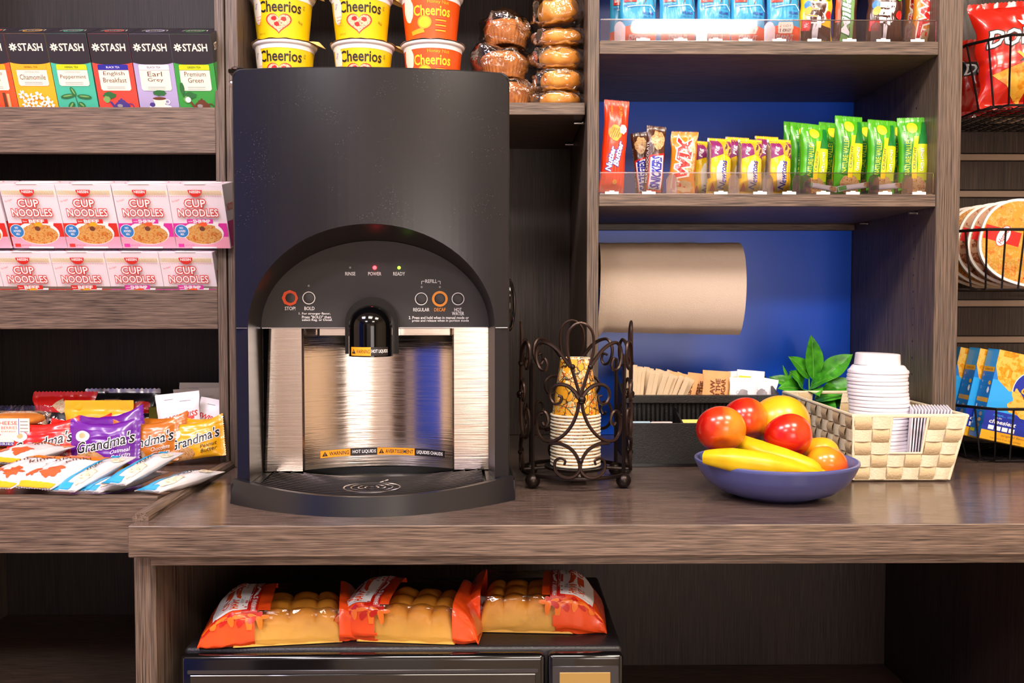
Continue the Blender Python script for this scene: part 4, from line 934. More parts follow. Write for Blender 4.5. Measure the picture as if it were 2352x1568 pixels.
scroll_panel(-math.pi / 2, HA); scroll_panel(math.pi / 2, HA); scroll_panel(0, math.pi / 2 - HA); scroll_panel(math.pi, math.pi / 2 - HA)
# printed paper cups, upside down and nested
m, n, l, b = newmat('cup_pattern'); b.inputs['Roughness'].default_value = .4
t1 = tex(n, l, 62, kind='ShaderNodeTexVoronoi'); t1.feature = 'F1'; wv = tex(n, l, 30, detail=3); vm = n.new('ShaderNodeVectorMath'); vm.operation = 'MULTIPLY_ADD'; vm.inputs[1].default_value = (.03,) * 3
l.new(wv.outputs['Color'], vm.inputs[0]); tc = n.new('ShaderNodeTexCoord'); l.new(tc.outputs['Object'], vm.inputs[2]); l.new(vm.outputs[0], t1.inputs['Vector'])
s1 = n.new('ShaderNodeSeparateColor'); l.new(t1.outputs['Color'], s1.inputs[0]); r1 = ramp(n, l, s1.outputs[0], [(0, '#7a6aa0'), (.3, '#c8c890'), (.5, '#e8861a'), (.62, '#f4e4b8'), (.74, '#e8a81e'), (.83, '#d8501c'), (.90, '#b8c08a'), (.96, '#f0a828')]); r1.color_ramp.interpolation = 'CONSTANT'
t2 = tex(n, l, 62, kind='ShaderNodeTexVoronoi'); t2.feature = 'DISTANCE_TO_EDGE'; l.new(vm.outputs[0], t2.inputs['Vector']); r2 = ramp(n, l, t2.outputs['Distance'], [(.015, '#000000'), (.045, '#ffffff')])
mx = n.new('ShaderNodeMix'); mx.data_type = 'RGBA'; mx.inputs[6].default_value = lin('#3a2418'); l.new(r2.outputs[0], mx.inputs[0]); l.new(r1.outputs[0], mx.inputs[7]); l.new(mx.outputs[2], b.inputs['Base Color'])
mat('paper_rim', '#f6ecd8', .5)
t = thing('paper_cup', 'nested upside-down paper cup of which only the pale rolled rim shows', 'paper cup', (RX, RY, .9295), group='nested paper cups in the wire holder')
CH, cr0, cr1 = .0975, .0408, .0255
b = MB(); b.lathe([(cr0 - .001, .0015), (cr0 - .0008, .004), (cr1, CH), (cr1 - .0015, CH), (cr1 - .002, CH - .006), (0, CH - .006)], 40, 'cup_pattern'); b.build('cup_wall', t)
b = MB(); b.tube([(cr0 * math.cos(i * math.pi / 20), cr0 * math.sin(i * math.pi / 20), .0021) for i in range(40)], .0021, 'paper_rim', 8, True); b.build('cup_rim', t)
b = MB(); b.tube([(cr1 * math.cos(i * math.pi / 20), cr1 * math.sin(i * math.pi / 20), CH) for i in range(40)], .0008, 'paper_rim', 6, True); b.build('base_rim', t)
for k in range(1, 16):
    dup(t, 'top upside-down paper cup with its bright abstract pattern in full view' if k == 15 else t['label'], (RX + random.uniform(-.0004, .0004), RY, .9295 + k * .00555), (0, 0, k * .4))

# ------------------------------------------------------------ condiment organizer
mat('org_black', '#1a1818', .42, bump=(420, .35)); mat('org_gloss', '#121112', .22)
OX0, OX1, OY = .2385, .548, -.004
og = thing('condiment_organizer', 'black two-tier condiment organizer holding stirrers, sugar and creamer packets', 'organizer', (0, 0, 0))
b = MB(); b.box(OX0, OX1, OY, OY + .004, .9045, .981, 'org_black', .001); b.box(OX0 + .003, OX1 - .003, OY + .002, OY + .230, .9003, .9045, 'org_gloss'); b.box(OX0 + .002, OX1 - .002, OY - .001, OY + .003, .9005, .906, 'org_gloss')
for x in (OX0, OX1 - .004): b.prism([(0, 0), (0, 0)], 0, 0, 'org_black') if 0 else b.add([(x + dx, y, z) for dx in (0, .004) for y, z in ((OY, .9045), (OY + .23, .9045), (OY + .23, 1.055), (OY + .115, 1.022), (OY + .108, .981), (OY, .981))], [(0, 1, 2, 3, 4, 5)[::-1], (6, 7, 8, 9, 10, 11)] + [(i, (i + 1) % 6, (i + 1) % 6 + 6, i + 6) for i in range(6)], 'org_black')
b.build('front_bin', og)
b = MB(); b.box(OX0 + .004, OX1 - .004, OY + .110, OY + .116, .9046, 1.006, 'org_black'); b.box(OX0 + .004, OX1 - .004, OY + .100, OY + .118, 1.006, 1.022, 'org_black', .002); b.box(OX0, OX1, OY + .226, OY + .23, .9046, 1.035, 'org_black', .001)
for i in range(34): x = OX0 + .010 + i * .0088; b.box(x, x + .0032, OY + .1045, OY + .1101, .93, 1.0055, 'org_gloss', .0012)
b.build('rear_bin', og, label='taller rear bin with a ribbed front')
for x in (OX0 + .100, OX0 + .205):
    b = MB(); b.add([(x + dx, y, z) for dx in (0, .003) for y, z in ((OY + .0045, .905), (OY + .1095, .905), (OY + .1035, .998), (OY + .0045, .974))], [(0, 1, 2, 3)[::-1], (4, 5, 6, 7), (0, 1, 5, 4), (1, 2, 6, 5), (2, 3, 7, 6), (3, 0, 4, 7)], 'org_gloss'); b.build('bin_divider', og)
for nm, c, x0, cnt in (('pale blue', '#bcd8ec', OX0 + .006, 7), ('pink-white', '#eed8d8', OX0 + .045, 6), ('yellow', '#f2dc7a', OX0 + .106, 8)):
    mk = mat('sweet_' + nm.split('-')[0].replace(' ', '_'), c, .6)
    for k in range(cnt):
        y = OY + .012 + k * .009
        if k == 0: b = MB(); b.box(-.019, .019, -.0015, .0015, 0, .062, mk, .0006); b.box(-.019, .019, -.0004, .0004, .062, .069, mk); s0 = b.build('sweetener_packet', label='flat %s sweetener packet in the organizer front bin' % nm, cat='sweetener packet', group=nm + ' sweetener packets', loc=(x0 + .021 , y, .9052), rot=(R(-4), 0, 0))
        else: dup(s0, s0['label'], (x0 + .021 + random.uniform(0, .003), y, .9052 + random.uniform(0, .004)), (R(-4), 0, R(random.uniform(-3, 3))))
# wrapped stirrers
mat('stir_paper', '#e2ccae', .6, bump=(60, .25), c2='#cdb08c', nscale=14)
b = MB(); b.box(-.0055, .0055, -.0012, .0012, 0, .172, 'stir_paper', .0008); b.box(-.0058, .0058, -.0004, .0004, .166, .178, 'stir_paper')
stir = None
for k in range(33):
    px = 1450 + (k % 11) * 10.6 + (k // 11) * 4; f = (px - 1450) / 110; Y = .19 - (k // 11) * .030; roll = 2 + 24 * f + random.uniform(-2, 2)
    z0 = .9052; hh = random.uniform(-.004, .004) - .010 * f - .0
    x = XF(px, Y) - .005 - .10 * math.sin(R(roll)) * .9; x = max(x, OX0 + .014)
    loc = (x, Y, z0); rot = (R(-4), R(roll), R(random.uniform(-12, 12)))
    if stir is None: stir = b.build('wrapped_stirrer', label='paper-wrapped wooden stirrer in the organizer bunch', cat='stirrer', group='paper-wrapped stirrers', loc=loc, rot=rot)
    else: dup(stir, stir['label'], loc, rot, scale=(1, 1, .95 + hh * 3))
# sugar and creamer packets
mat('kraft', '#dfa56c', .6, bump=(50, .25)); mat('kraft_ink', '#7a3c1c', .6); mat('creamer_white', '#ece8ee', .4, bump=(40, .3))
def sachet(w, h, m, art, seed): return pack(w, h, .009, m, art=art, seed=seed, wr=.0016, zig=0, seal=.004)
def sugar(seed):
    A = Art()
    for i, s_ in enumerate(('SUGAR', 'IN THE', 'RAW')): A.text(s_, .013 - i * .011, .098, (.034, .034, .028)[i], .009, 'kraft_ink', .03, rot=90)
    return sachet(.058, .128, 'kraft', A, seed)
def creamer(seed, yl=False):
    A = Art(); A.text('Half & Half', .008, .085, .040, .007, 'ink', rot=-80, shear=.3); A.text('CREAMER', -.010, .09, .03, .006, 'grey_soft', rot=-80); A.blob(-.002, .10, .010, .008, 'grey_soft', seed=seed)
    if yl: A.rect(-.026, .105, .026, .118, 'yellow_print'); A.rect(-.02, .088, .01, .094, 'yellow_print')
    else: A.text('Coffee', .012, .07, .03, .006, 'ink', rot=-75, shear=.3)
    return sachet(.058, .128, 'creamer_white', A, seed)
for nm, fn, px, pt, Y, ro, lb in (('sugar_packet', sugar, 1565, 856, .150, 12, 'brown sugar packet leaning over beside the wooden stirrers'), ('sugar_packet', sugar, 1585, 870, .185, 16, 'brown sugar packet half hidden behind the leaning one'), ('sugar_packet', sugar, 1606, 858, .175, 7, 'narrow glimpse of a brown sugar packet between two others'), ('sugar_packet', sugar, 1645, 852, .145, 4, 'upright brown sugar packet next to the white creamers'),
                                 ('creamer_packet', creamer, 1710, 868, .140, 2, 'white creamer packet in front with grey print'), ('creamer_packet', creamer, 1755, 866, .150, 10, 'white creamer packet tilting towards the plant'), ('creamer_packet', lambda s_: creamer(s_, True), 1722, 851, .185, 5, 'white and yellow packet sticking up behind the creamers'), ('creamer_packet', lambda s_: creamer(s_, True), 1690, 853, .205, -3, 'white packet at the back beside the brown sugar')):
    h = (P(px, pt, Y).z - .905); w = .058
    loc = (XF(px, Y) - math.sin(R(ro)) * .075 - (.006 if ro > 8 else 0), Y, .9056 + abs(math.sin(R(ro))) * w / 2); o = fn(int(px)).build(nm, label=lb, cat='sugar packet' if 'sugar' in nm else 'creamer packet', group='packets in the organizer rear bin', loc=loc, rot=(R(-3), R(ro), R(random.uniform(-6, 6)))); s_ = max(.85, (h - abs(math.sin(R(ro))) * w / 2) / .128); o.scale = (1, 1, s_)

# ------------------------------------------------------------ fruit bowl
BX, BY = P(1785, 1060, -.27).x, -.262
mat('bowl_blue', '#545a92', .32, coat=.2); mat('bowl_in', '#3c3670', .35)
b = MB(); b.lathe([(.0, .004), (.052, .004), (.056, .0), (.062, .0), (.068, .003), (.090, .010), (.108, .023), (.119, .039), (.1250, .052), (.1265, .0545), (.1262, .0575), (.1235, .0585), (.1205, .0565), (.114, .040), (.103, .026), (.087, .014), (.06, .009), (0, .009)], 64, 'bowl_blue')
b.build('fruit_bowl', label='shallow slate blue bowl full of fruit on the countertop', cat='bowl', loc=(BX, BY, .9003), sharp=60)
def fruitmat(name, stops, sc_, spk='#f8e0a0', rough=.22, axis=(1, 1, 1), dens=.62):
    m, n, l, b = newmat(name); b.inputs['Roughness'].default_value = rough; b.inputs['Coat Weight'].default_value = .25; b.inputs['Coat Roughness'].default_value = .2; b.inputs['Subsurface Weight'].default_value = .06; b.inputs['Subsurface Radius'].default_value = (.01, .005, .002)
    t = tex(n, l, sc_, axis, detail=5); tc = n.new('ShaderNodeTexCoord'); sx = n.new('ShaderNodeSeparateXYZ'); l.new(tc.outputs['Object'], sx.inputs[0])
    q = n.new('ShaderNodeMath'); q.operation = 'MULTIPLY_ADD'; q.inputs[1].default_value = 9.0; l.new(sx.outputs[0], q.inputs[0]); l.new(t.outputs[0], q.inputs[2])
    r = ramp(n, l, q.outputs[0], stops); v = tex(n, l, 420, kind='ShaderNodeTexVoronoi'); rv = ramp(n, l, v.outputs['Distance'], [(.10, '#909090'), (.2, '#000000')])
    mx = n.new('ShaderNodeMix'); mx.data_type = 'RGBA'; l.new(rv.outputs[0], mx.inputs[0]); l.new(r.outputs[0], mx.inputs[6]); mx.inputs[7].default_value = lin(spk); l.new(mx.outputs[2], b.inputs['Base Color']); return name
fruitmat('apple_red', [(.2, '#a80c08'), (.45, '#c8320e'), (.62, '#d8681a'), (.85, '#e08c20')], 14, axis=(1, 1, .5)); fruitmat('apple_deep', [(.2, '#a80a06'), (.6, '#c41c0a'), (1, '#d85014')], 12); fruitmat('apple_gold', [(.2, '#f4a01c'), (.6, '#ee6a14'), (1, '#e04010')], 12)
fruitmat('citrus', [(.2, '#e09c10'), (.6, '#eab41c'), (1, '#dc9814')], 6, '#e89a08', .3); fruitmat('clementine', [(.2, '#f59a10'), (1, '#fbb428')], 6, '#e07a08', .35)
mat('stem_brown', '#4a3018', .7)
def apple(nm, lb, c, r, m, tilt=(0, 0, 0), cat='apple', dimple=.24, sqz=.92):
    t = thing(nm, lb, cat, c, tilt, 'fruit in the blue bowl'); b = MB()
    def f(u, v):
        a = -u * 2 * math.pi; p = v * math.pi; k = 1 - dimple * math.exp(-(p / .38) ** 2) - dimple * .6 * math.exp(-((math.pi - p) / .3) ** 2); rad = math.sin(p) * (1 + .05 * math.cos(p)) * (1 + .012 * math.cos(5 * a) * (1 - math.cos(p)) / 2)
        return Vector((r * rad * math.cos(a), r * rad * math.sin(a), r * sqz * math.cos(p) * k + r * .03))
    b.grid(40, 26, f, m); b.build('fruit_body', t); b = MB(); zt = r * sqz * (1 - dimple)
    b.tube([(0, 0, zt - .002), (.001, 0, zt + .006), (.003, .001, zt + .012)] if cat == 'apple' else [(0, 0, zt - .001), (0, 0, zt + .002)], [.0012, .001, .0016][:3 if cat == 'apple' else 2], 'stem_brown', 6); b.build('stem', t); return t
def FC(px, py, Y): return P(px, py, Y)
apple('apple', 'red and orange apple highest at the bowl edge nearest the black organizer', FC(1656, 988, -.285), .0385, 'apple_red', (R(-50), R(10), 0), sqz=.88)
apple('apple', 'orange-red apple tucked behind the highest apple', FC(1712, 965, -.215), .0362, 'apple_red', (R(-40), R(14), R(30)), sqz=1.0)
apple('apple', 'deep red apple in the middle of the bowl above the bananas', FC(1811, 1003, -.275), .0375, 'apple_deep', (R(-35), R(-20), 0))
apple('apple', 'small orange and red apple low beside the banana tips', FC(1897, 1071, -.285), .0325, 'apple_gold', (R(-30), R(30), 0))
apple('grapefruit', 'big yellow grapefruit at the back of the bowl', FC(1793, 975, -.195), .0480, 'citrus', (R(-30), 0, 0), 'grapefruit', .04, .97)
apple('clementine', 'small orange citrus fruit behind the low apple', FC(1884, 1043, -.225), .0300, 'clementine', (R(-20), 0, 0), 'clementine', .06, .9)
m, n, l, b = newmat('banana_peel'); b.inputs['Roughness'].default_value = .35
tc = n.new('ShaderNodeTexCoord'); t = tex(n, l, 30, detail=4); r = ramp(n, l, t.outputs[0], [(.3, '#d0a208'), (.7, '#dcba18')]); l.new(r.outputs[0], b.inputs['Base Color'])
mat('banana_green', '#a8b820', .4); mat('banana_tip', '#5a4a20', .6)
def banana(lb, pts, rads, grp='bananas lying across the blue bowl'):
    t = thing('banana', lb, 'banana', (0, 0, 0), (0, 0, 0), grp); sp_ = spline([tuple(p) for p in pts], 8); N = len(sp_); rr = []
    for i in range(N):
        f = i / (N - 1) * (len(rads) - 1); k = min(int(f), len(rads) - 2); rr.append(rads[k] + (rads[k + 1] - rads[k]) * (f - k))
    b = MB(); cut = int(N * .88)
    def tub(lo, hi, m, bb):
        P_ = [Vector(p) for p in sp_[lo:hi]]; vs = []; K = 20
        for i, p in enumerate(P_):
            a = P_[max(0, i - 1)]; c = P_[min(len(P_) - 1, i + 1)]; T = (c - a).normalized(); up = (Vector((0, 0, 1)) - T * T.z).normalized(); bi = T.cross(up)
            for k in range(K):
                an = 2 * math.pi * k / K; q = 1 + .055 * math.cos(5 * an + .6); vs.append(p + (up * math.cos(an) + bi * math.sin(an)) * rr[lo + i] * q)
        bb.add(vs, [(i * K + k, i * K + (k + 1) % K, (i + 1) * K + (k + 1) % K, (i + 1) * K + k)[::-1] for i in range(len(P_) - 1) for k in range(K)] + [tuple(range(K)), tuple((len(P_) - 1) * K + k for k in range(K))[::-1]], m, True)
    tub(0, cut + 1, 'banana_peel', b); b.build('peel', t); b = MB(); tub(cut, N, 'banana_green', b); b.build('stem_end', t, label='greenish stem end'); return t
banana('front banana lying along the bowl rim', [FC(1618, 1050, -.318), FC(1680, 1056, -.338), FC(1760, 1068, -.345), FC(1830, 1081, -.343), FC(1870, 1089, -.342), FC(1896, 1094, -.342)], [.010, .0175, .0185, .0135, .007, .0045])
banana('rear banana resting above the front one', [FC(1690, 1012, -.265), FC(1740, 1036, -.290), FC(1800, 1056, -.318), FC(1860, 1074, -.330), FC(1884, 1086, -.333), FC(1900, 1092, -.334)], [.012, .0175, .0175, .0135, .007, .0045])
# hidden support apple under the pile keeps nothing floating
# ------------------------------------------------------------ leafy plant
m, n, l, b = newmat('leaf_green'); b.inputs['Roughness'].default_value = .35; t = tex(n, l, 40, detail=3); r = ramp(n, l, t.outputs[0], [(.35, '#2a7a1c'), (.65, '#5ab82c')]); l.new(r.outputs[0], b.inputs['Base Color'])
mat('leaf_vein', '#7cc04a', .4); mat('pot_grey', '#5a5650', .6); mat('soil', '#2a1c14', .9)
PX_, PY_ = XF(1868, .335) - .004, .335
pl = thing('leafy_plant', 'small green leafy plant between the packets and the lid stack', 'plant', (PX_, PY_, .9002))
b = MB(); b.lathe([(0, 0), (.026, 0), (.036, .045), (.038, .045), (.038, .05), (.033, .05), (.031, .043), (0, .043)], 28, 'pot_grey'); b.build('pot', pl)
b = MB(); b.lathe([(0, .0435), (.030, .0435), (.031, .042)], 20, 'soil'); b.build('soil', pl)
def leaf(base, d, L, W, curl, seed, up=Vector((0, -1, .7))):
    b = MB(); W *= 1.3; L *= 1.15; d = Vector(d).normalized(); side = d.cross(up).normalized(); nn = side.cross(d).normalized(); base = Vector(base)
    def f(u, v):
        w = W * math.sin(min(1, v * 1.02) * math.pi) ** .75 * (1 - .25 * v) if 0 < v < 1 else 0; s_ = (u - .5) * 2
        return base + d * (L * v) + side * (s_ * w / 2) + nn * (curl * L * (v - v * v * 1.6) + .18 * w * abs(s_) + .002 * noise.noise(Vector((u * 4, v * 5, seed))))
    b.grid(8, 14, f, 'leaf_green'); b.grid(8, 14, lambda u, v: f(u, v) - nn * .0006, 'leaf_green', flip=True)
    b.tube([f(.5, v / 12) + nn * .0008 for v in range(13)], [.0012 - .0008 * v / 12 for v in range(13)], 'leaf_vein', 5); b.tube([(0, 0, .043), base * .6 + Vector((0, 0, .02)), base], .0018, 'leaf_vein', 5); return b.build('leaf', pl)
Lz = .095
for px, py, dx, dy, dz_, L, W, cu in ((1868, 872, -.12, -.25, 1, .088, .036, .1), (1858, 868, -.7, -.35, .75, .062, .034, .2), (1885, 872, .75, -.30, .75, .075, .040, .2), (1885, 905, .9, -.45, .30, .080, .042, .35), (1862, 890, .35, -.9, .45, .060, .036, .2), (1850, 905, .05, -.95, .20, .066, .044, .3), (1845, 900, -.75, -.6, .25, .066, .038, .35), (1835, 895, -1, -.1, .5, .062, .026, .2), (1838, 915, -.9, -.5, -.15, .062, .036, .4), (1870, 925, .3, -.9, -.1, .062, .042, .4), (1850, 930, -.4, -.9, -.25, .055, .036, .3), (1832, 925, -.8, -.7, .1, .055, .040, .3), (1842, 890, -.5, -.6, .6, .055, .036, .2), (1875, 915, .5, -.8, .2, .06, .04, .3), (1890, 920, .9, -.5, .0, .05, .036, .3), (1815, 890, -.35, .0, 1, .045, .008, .0), (1806, 893, .3, .1, 1, .038, .008, 0)):
    p = P(px, py, PY_ - .02) - Vector((PX_, PY_, .9002)); leaf(p, (dx, dy, dz_), L, W, cu, px)

# ------------------------------------------------------------ woven basket
mat('strap_light', '#ddcdae', .75, bump=(300, .5)); mat('strap_tan', '#c8ae86', .75, bump=(300, .5)); mat('wire_white', '#d8ccb8', .6)
KZ = .1115; KX0, KX1, KY0, KY1 = .598, .7615, -.152, .255
bk = thing('woven_basket', 'cream woven strap basket holding cup lids and paper napkin packets', 'basket')
def wall(p0, p1, q0, q1, cols, rows, hole=None, name='woven_side', out=1):
    """p0-p1 bottom edge, q0-q1 top edge (outside, left to right seen from outside)"""
    b = MB(); p0, p1, q0, q1 = map(Vector, (p0, p1, q0, q1)); nn = (p1 - p0).cross(q0 - p0).normalized()
    def pt(u, v, o=0): return (p0.lerp(p1, u)).lerp(q0.lerp(q1, u), v) + nn * o
    for i in range(cols):
        for j in range(rows):
            u0, u1, v0, v1 = i / cols, (i + 1) / cols, j / rows, (j + 1) / rows
            if hole and hole[0] <= (u0 + u1) / 2 <= hole[1] and hole[2] <= (v0 + v1) / 2 <= hole[3]: continue
            horiz = (i + j) % 2; g = .04
            def f(a, c):
                e = (a if horiz else c); ar = .0032 * math.sin(math.pi * e) + .0006
                gu = 0 if horiz else g; gv = g if horiz else 0
                return pt(u0 + (u1 - u0) * (gu + (1 - 2 * gu) * a), v0 + (v1 - v0) * (gv + (1 - 2 * gv) * c), ar)
            m_ = 'strap_light' if horiz else 'strap_tan'
            b.grid(6, 6, f, m_); b.grid(6, 6, lambda a, c: f(a, c) - nn * (f(a, c) - pt(0, 0)).dot(nn) * 1.6 - nn * .0012, m_, flip=True)
            # strap passing underneath
            b.add([pt(u0, v0, -.0006), pt(u1, v0, -.0006), pt(u1, v1, -.0006), pt(u0, v1, -.0006)], [(0, 1, 2, 3)], 'strap_tan' if horiz else 'strap_light')
    return b.build(name, bk)
fl = .0125
c0, c1, c2, c3 = (KX0, KY0, .9035), (KX1, KY0, .9035), (KX1, KY1, .9035), (KX0, KY1, .9035)
t0, t1, t2, t3 = (KX0 - .003, KY0 - .006, .9 + KZ), (KX1 + fl + .014, KY0 - .006, .9 + KZ), (KX1 + fl + .014, KY1 + .004, .9 + KZ), (KX0 + .002, KY1 + .004, .9 + KZ)
wall(c0, c1, t0, t1, 6, 5, (.36, .66, .42, 1.0), 'woven_front')
wall(c1, c2, t1, t2, 13, 5); wall(c2, c3, t2, t3, 6, 5, (.36, .66, .42, 1.0)); wall(c3, c0, t3, t0, 13, 5)
b = MB(); b.box(KX0 + .002, KX1 - .002, KY0 + .002, KY1 - .002, .9012, .9034, 'strap_tan'); b.build('basket_floor', bk)
b = MB(); b.tube([Vector(p) + Vector((0, 0, .001)) for p in (t0, t1, t2, t3)], .0034, 'strap_light', 8, True)
for A_, B_ in ((c0, t0), (c1, t1), (c2, t2), (c3, t3)): b.tube([Vector(A_), Vector(B_)], .0026, 'strap_light', 8)
b.tube([Vector(p) + Vector((0, 0, .001)) for p in (c0, c1, c2, c3)], .0022, 'strap_light', 8, True)
def fw(u, v): return Vector(c0).lerp(Vector(c1), u).lerp(Vector(t0).lerp(Vector(t1), u), v)
b.tube([fw(.34, .98), fw(.34, .42), fw(.66, .42), fw(.66, .98)], .0026, 'strap_light', 8)
b.build('rim_cord', bk)
# lids
mat('lid_plastic', '#f0eaf0', .35, coat=.2)
LXc, LYc = P(2015, 900, -.03).x, -.035
b = MB(); LR = .0525
b.lathe([(0, .0135), (.026, .0135), (.030, .0125), (.034, .0145), (.0435, .0145), (.0455, .013), (.0500, .0062), (LR - .0008, .0058), (LR + .0006, .0030), (LR, 0), (LR - .003, .0), (LR - .0040, .003), (.044, .0115), (.034, .0125), (0, .0115)], 40, 'lid_plastic')
lid0 = b.build('cup_cover', label='white plastic cup lid nested in the tall lid stack', cat='cup lid', group='white plastic cup lids', loc=(LXc, LYc, .9045), sharp=50)
for k in range(1, 27): dup(lid0, 'white plastic cup lid on top of the tall lid stack' if k == 26 else lid0['label'], (LXc + .002 * math.sin(k * .5) - (.002 if k > 23 else 0), LYc, .9045 + k * .0066), (0, R(1.2 * math.sin(k)), k))
b = MB(); b.lathe([(0, .021), (.036, .021), (.0385, .020), (.040, .0)], 40, 'lid_plastic'); b.v = [(x, y, z) for x, y, z in b.v]; b.build('cup_cover', label='smaller domed white lid crowning the lid stack', cat='cup lid', loc=(LXc - .003, LYc, .9045 + 26 * .0066 + .0147), rot=(0, R(2), 0))
# napkin packets
mat('napkin', '#e6e0ea', .6); env = None
for k in range(13):
    b = MB(); b.box(-.0012, .0012, -.045, .045, 0, .116, 'napkin', .0005)
    loc = (.727 + k * .0042, -.098 + .001 * k, .9045); rot = (0, R(-8 + k * 1.1), R(-20))
    if env is None: env = b.build('napkin_packet', label='thin white paper napkin packet filed upright in the basket', cat='napkin packet', group='white napkin packets in the basket', loc=(.716, -.09, .9045), rot=(0, R(3), R(-20)))
    else: dup(env, env['label'], (.716 + k * .0047, -.09 + .0010 * k, .9045), (0, R(3 + k * .6), R(-20)))

# ------------------------------------------------------------ paper towel roll
mat('towel', '#cfbaa8', .85, bump=(800, .6)); mat('card_core', '#8a6a48', .8)
RYc, RZc, RRr = .215, 1.277, .047; TX0, TX1 = .203, .484
tr = thing('paper_towel_roll', 'beige paper towel roll hanging with its loose sheet down in front of the blue back', 'paper towel')
b = MB(); X = Matrix.Translation((TX0, RYc, RZc)) @ Matrix.Rotation(math.pi / 2, 4, 'Y'); L = TX1 - TX0
b.lathe([(.019, 0), (RRr, 0), (RRr, L), (.019, L), (.019, 0)], 48, 'towel', X=X); b.build('roll', tr, sharp=30)
b = MB(); b.lathe([(.0175, -.001), (.0188, -.001), (.0188, L + .001), (.0175, L + .001)], 32, 'card_core', X=X); b.build('core', tr)
pa = [(RYc + .01, RZc + RRr + .0005), (RYc - .012, RZc + RRr + .0012), (RYc - .036, RZc + RRr - .005), (RYc - .060, RZc + .020), (RYc - .072, RZc - .014), (RYc - .074, RZc - .050), (RYc - .066, RZc - .088), (RYc - .048, RZc - .120), (RYc - .030, RZc - .134)]
sp_ = spline(pa, 6); N = len(sp_) - 1
def sh(u, v, o=0):
    y, z = sp_[min(N, round(v * N))]; k = v ** 3
    return Vector((TX0 - .002 + (L + .004) * u + .004 * math.sin(v * 3) * (u - .3) - .010 * k * (1 - u) ** 4, y + o, z - .006 * u * k + .0015 * noise.noise(Vector((u * 9, v * 3, 1))) - (.010 * k if u < .03 else 0)))
b = MB(); b.grid(40, N, lambda u, v: sh(u, v), 'towel', flip=True); b.grid(40, N, lambda u, v: sh(u, v, .0009), 'towel'); b.build('loose_sheet', tr)
th = thing('towel_holder', 'small dark metal holder arm fixed to the bay divider, carrying the towel roll', 'towel holder')
b = MB(); b.lathe([(0, 0), (.017, 0), (.017, .003), (.008, .006), (.0, .006)], 20, 'steel_dark', X=Matrix.Translation((.1798, RYc, RZc)) @ Matrix.Rotation(math.pi / 2, 4, 'Y')); b.build('wall_mount', th)
b = MB(); b.tube([(.182, RYc, RZc), (.2, RYc, RZc), (TX1 + .008, RYc, RZc)], .0068, 'steel_dark', 14); b.ball((TX1 + .009, RYc, RZc), .009, 'steel_dark', 12); b.build('rod', th)
# ------------------------------------------------------------ candy and cereal bars in the right bay
film('acrylic', '#f2eef2', .06, .05, None, .8); mat('tag_white', '#f4eeea', .5); film('acrylic_edge', '#e8e0e8', .35, .15, None, .9)
def acrylic_tray(z, dividers, tags, lb):
    t = thing('acrylic_tray', lb, 'display tray', (0, 0, z), group='clear acrylic shelf trays'); x0, x1 = .1825, .7985
    b = MB(); b.box(x0, x1, .012, .20, .0003, .0022, 'acrylic'); b.build('tray_floor', t)
    b = MB(); b.box(x0, x1, .0085, .0115, .0003, .040, 'acrylic'); b.box(x0, x1, .0083, .0117, .0395, .0409, 'acrylic_edge'); b.box(x0, x1, .0083, .0117, .0003, .0020, 'acrylic_edge'); b.build('front_lip', t)
    for px in dividers:
        x = XF(px, .05); b = MB()
        pf = [(0, 0), (.0, .026), (.004, .033), (.010, .036), (.016, .033), (.020, .026), (.020, 0)]
        b.box(x - .0008, x + .0008, .013, .19, .0024, .012, 'acrylic'); b.prism([(x - .010 + p[0], .0024 + p[1]) for p in pf], .0120, .0132, 'acrylic_edge'); b.build('divider', t)
    for px in tags:
        x = XF(px, .0); b = MB(); b.box(x - .0125, x + .0125, .0055, .0075, .0004, .0050, 'tag_white'); b.box(x - .0045, x + .0045, .0052, .0056, .0048, .0068, 'tag_white'); b.build('price_clip', t)
acrylic_tray(1.4017, (1533, 1672, 1748, 1815, 1832, 1985, 2060, 2135), (1405, 1490, 1655, 1745, 1812, 1890, 1958, 2032, 2110), 'clear acrylic tray with price clips on the lower bay shelf')
acrylic_tray(1.6792, (1415, 1597, 1748, 1985, 2060, 2135), (1475, 1560, 1640, 1708, 1785, 1865, 1945, 2022, 2100), 'clear acrylic tray with price clips on the upper bay shelf')
Z2, Z1 = 1.4040, 1.6816
def bar(fn, name, cat, pxl, pxr, ptop, Y, zb, lb, roll=0, rz=0, grp='snack bars standing on the lower bay shelf', ln=3):
    """fn(w, h) -> MB; pixel extents give the width and height at depth Y"""
    h = P((pxl + pxr) / 2, ptop, Y).z - zb; w = 1.10 * (pxr - pxl) * (Y + 1.76) / FPX; rr = abs(math.sin(R(roll)))
    h2 = (h - rr * w / 2) / math.cos(R(roll)) ; w2 = w / (1 + .0)
    b = fn(w2, h2); x = P((pxl + pxr) / 2, 690, Y).x - math.sin(R(roll)) * h2 / 2
    return b.build(name, label=lb, cat=cat, group=grp, loc=(x, Y, zb + rr * w / 2 + .0012), rot=(R(-ln), R(roll), R(rz)))
mat('nut_red', '#f23a10', .35, coat=.3, bump=(30, .3)); mat('snk_brown', '#4a2414', .3, coat=.4, bump=(40, .4)); mat('snk_blue', '#2a2ca8', .4); mat('twix_gold', '#d8841c', .28, coat=.4, bump=(40, .4)); mat('fig_purple', '#8a2a6a', .4); mat('silver_foil', '#c8c0c8', .25, metal=.8, bump=(60, .6)); mat('newt_yellow', '#f8c814', .3, coat=.4, bump=(40, .35)); mat('mm_brown', '#4a241a', .3, coat=.4, bump=(35, .4)); mat('mm_yellow', '#f2c80c', .3, coat=.4, bump=(35, .4))
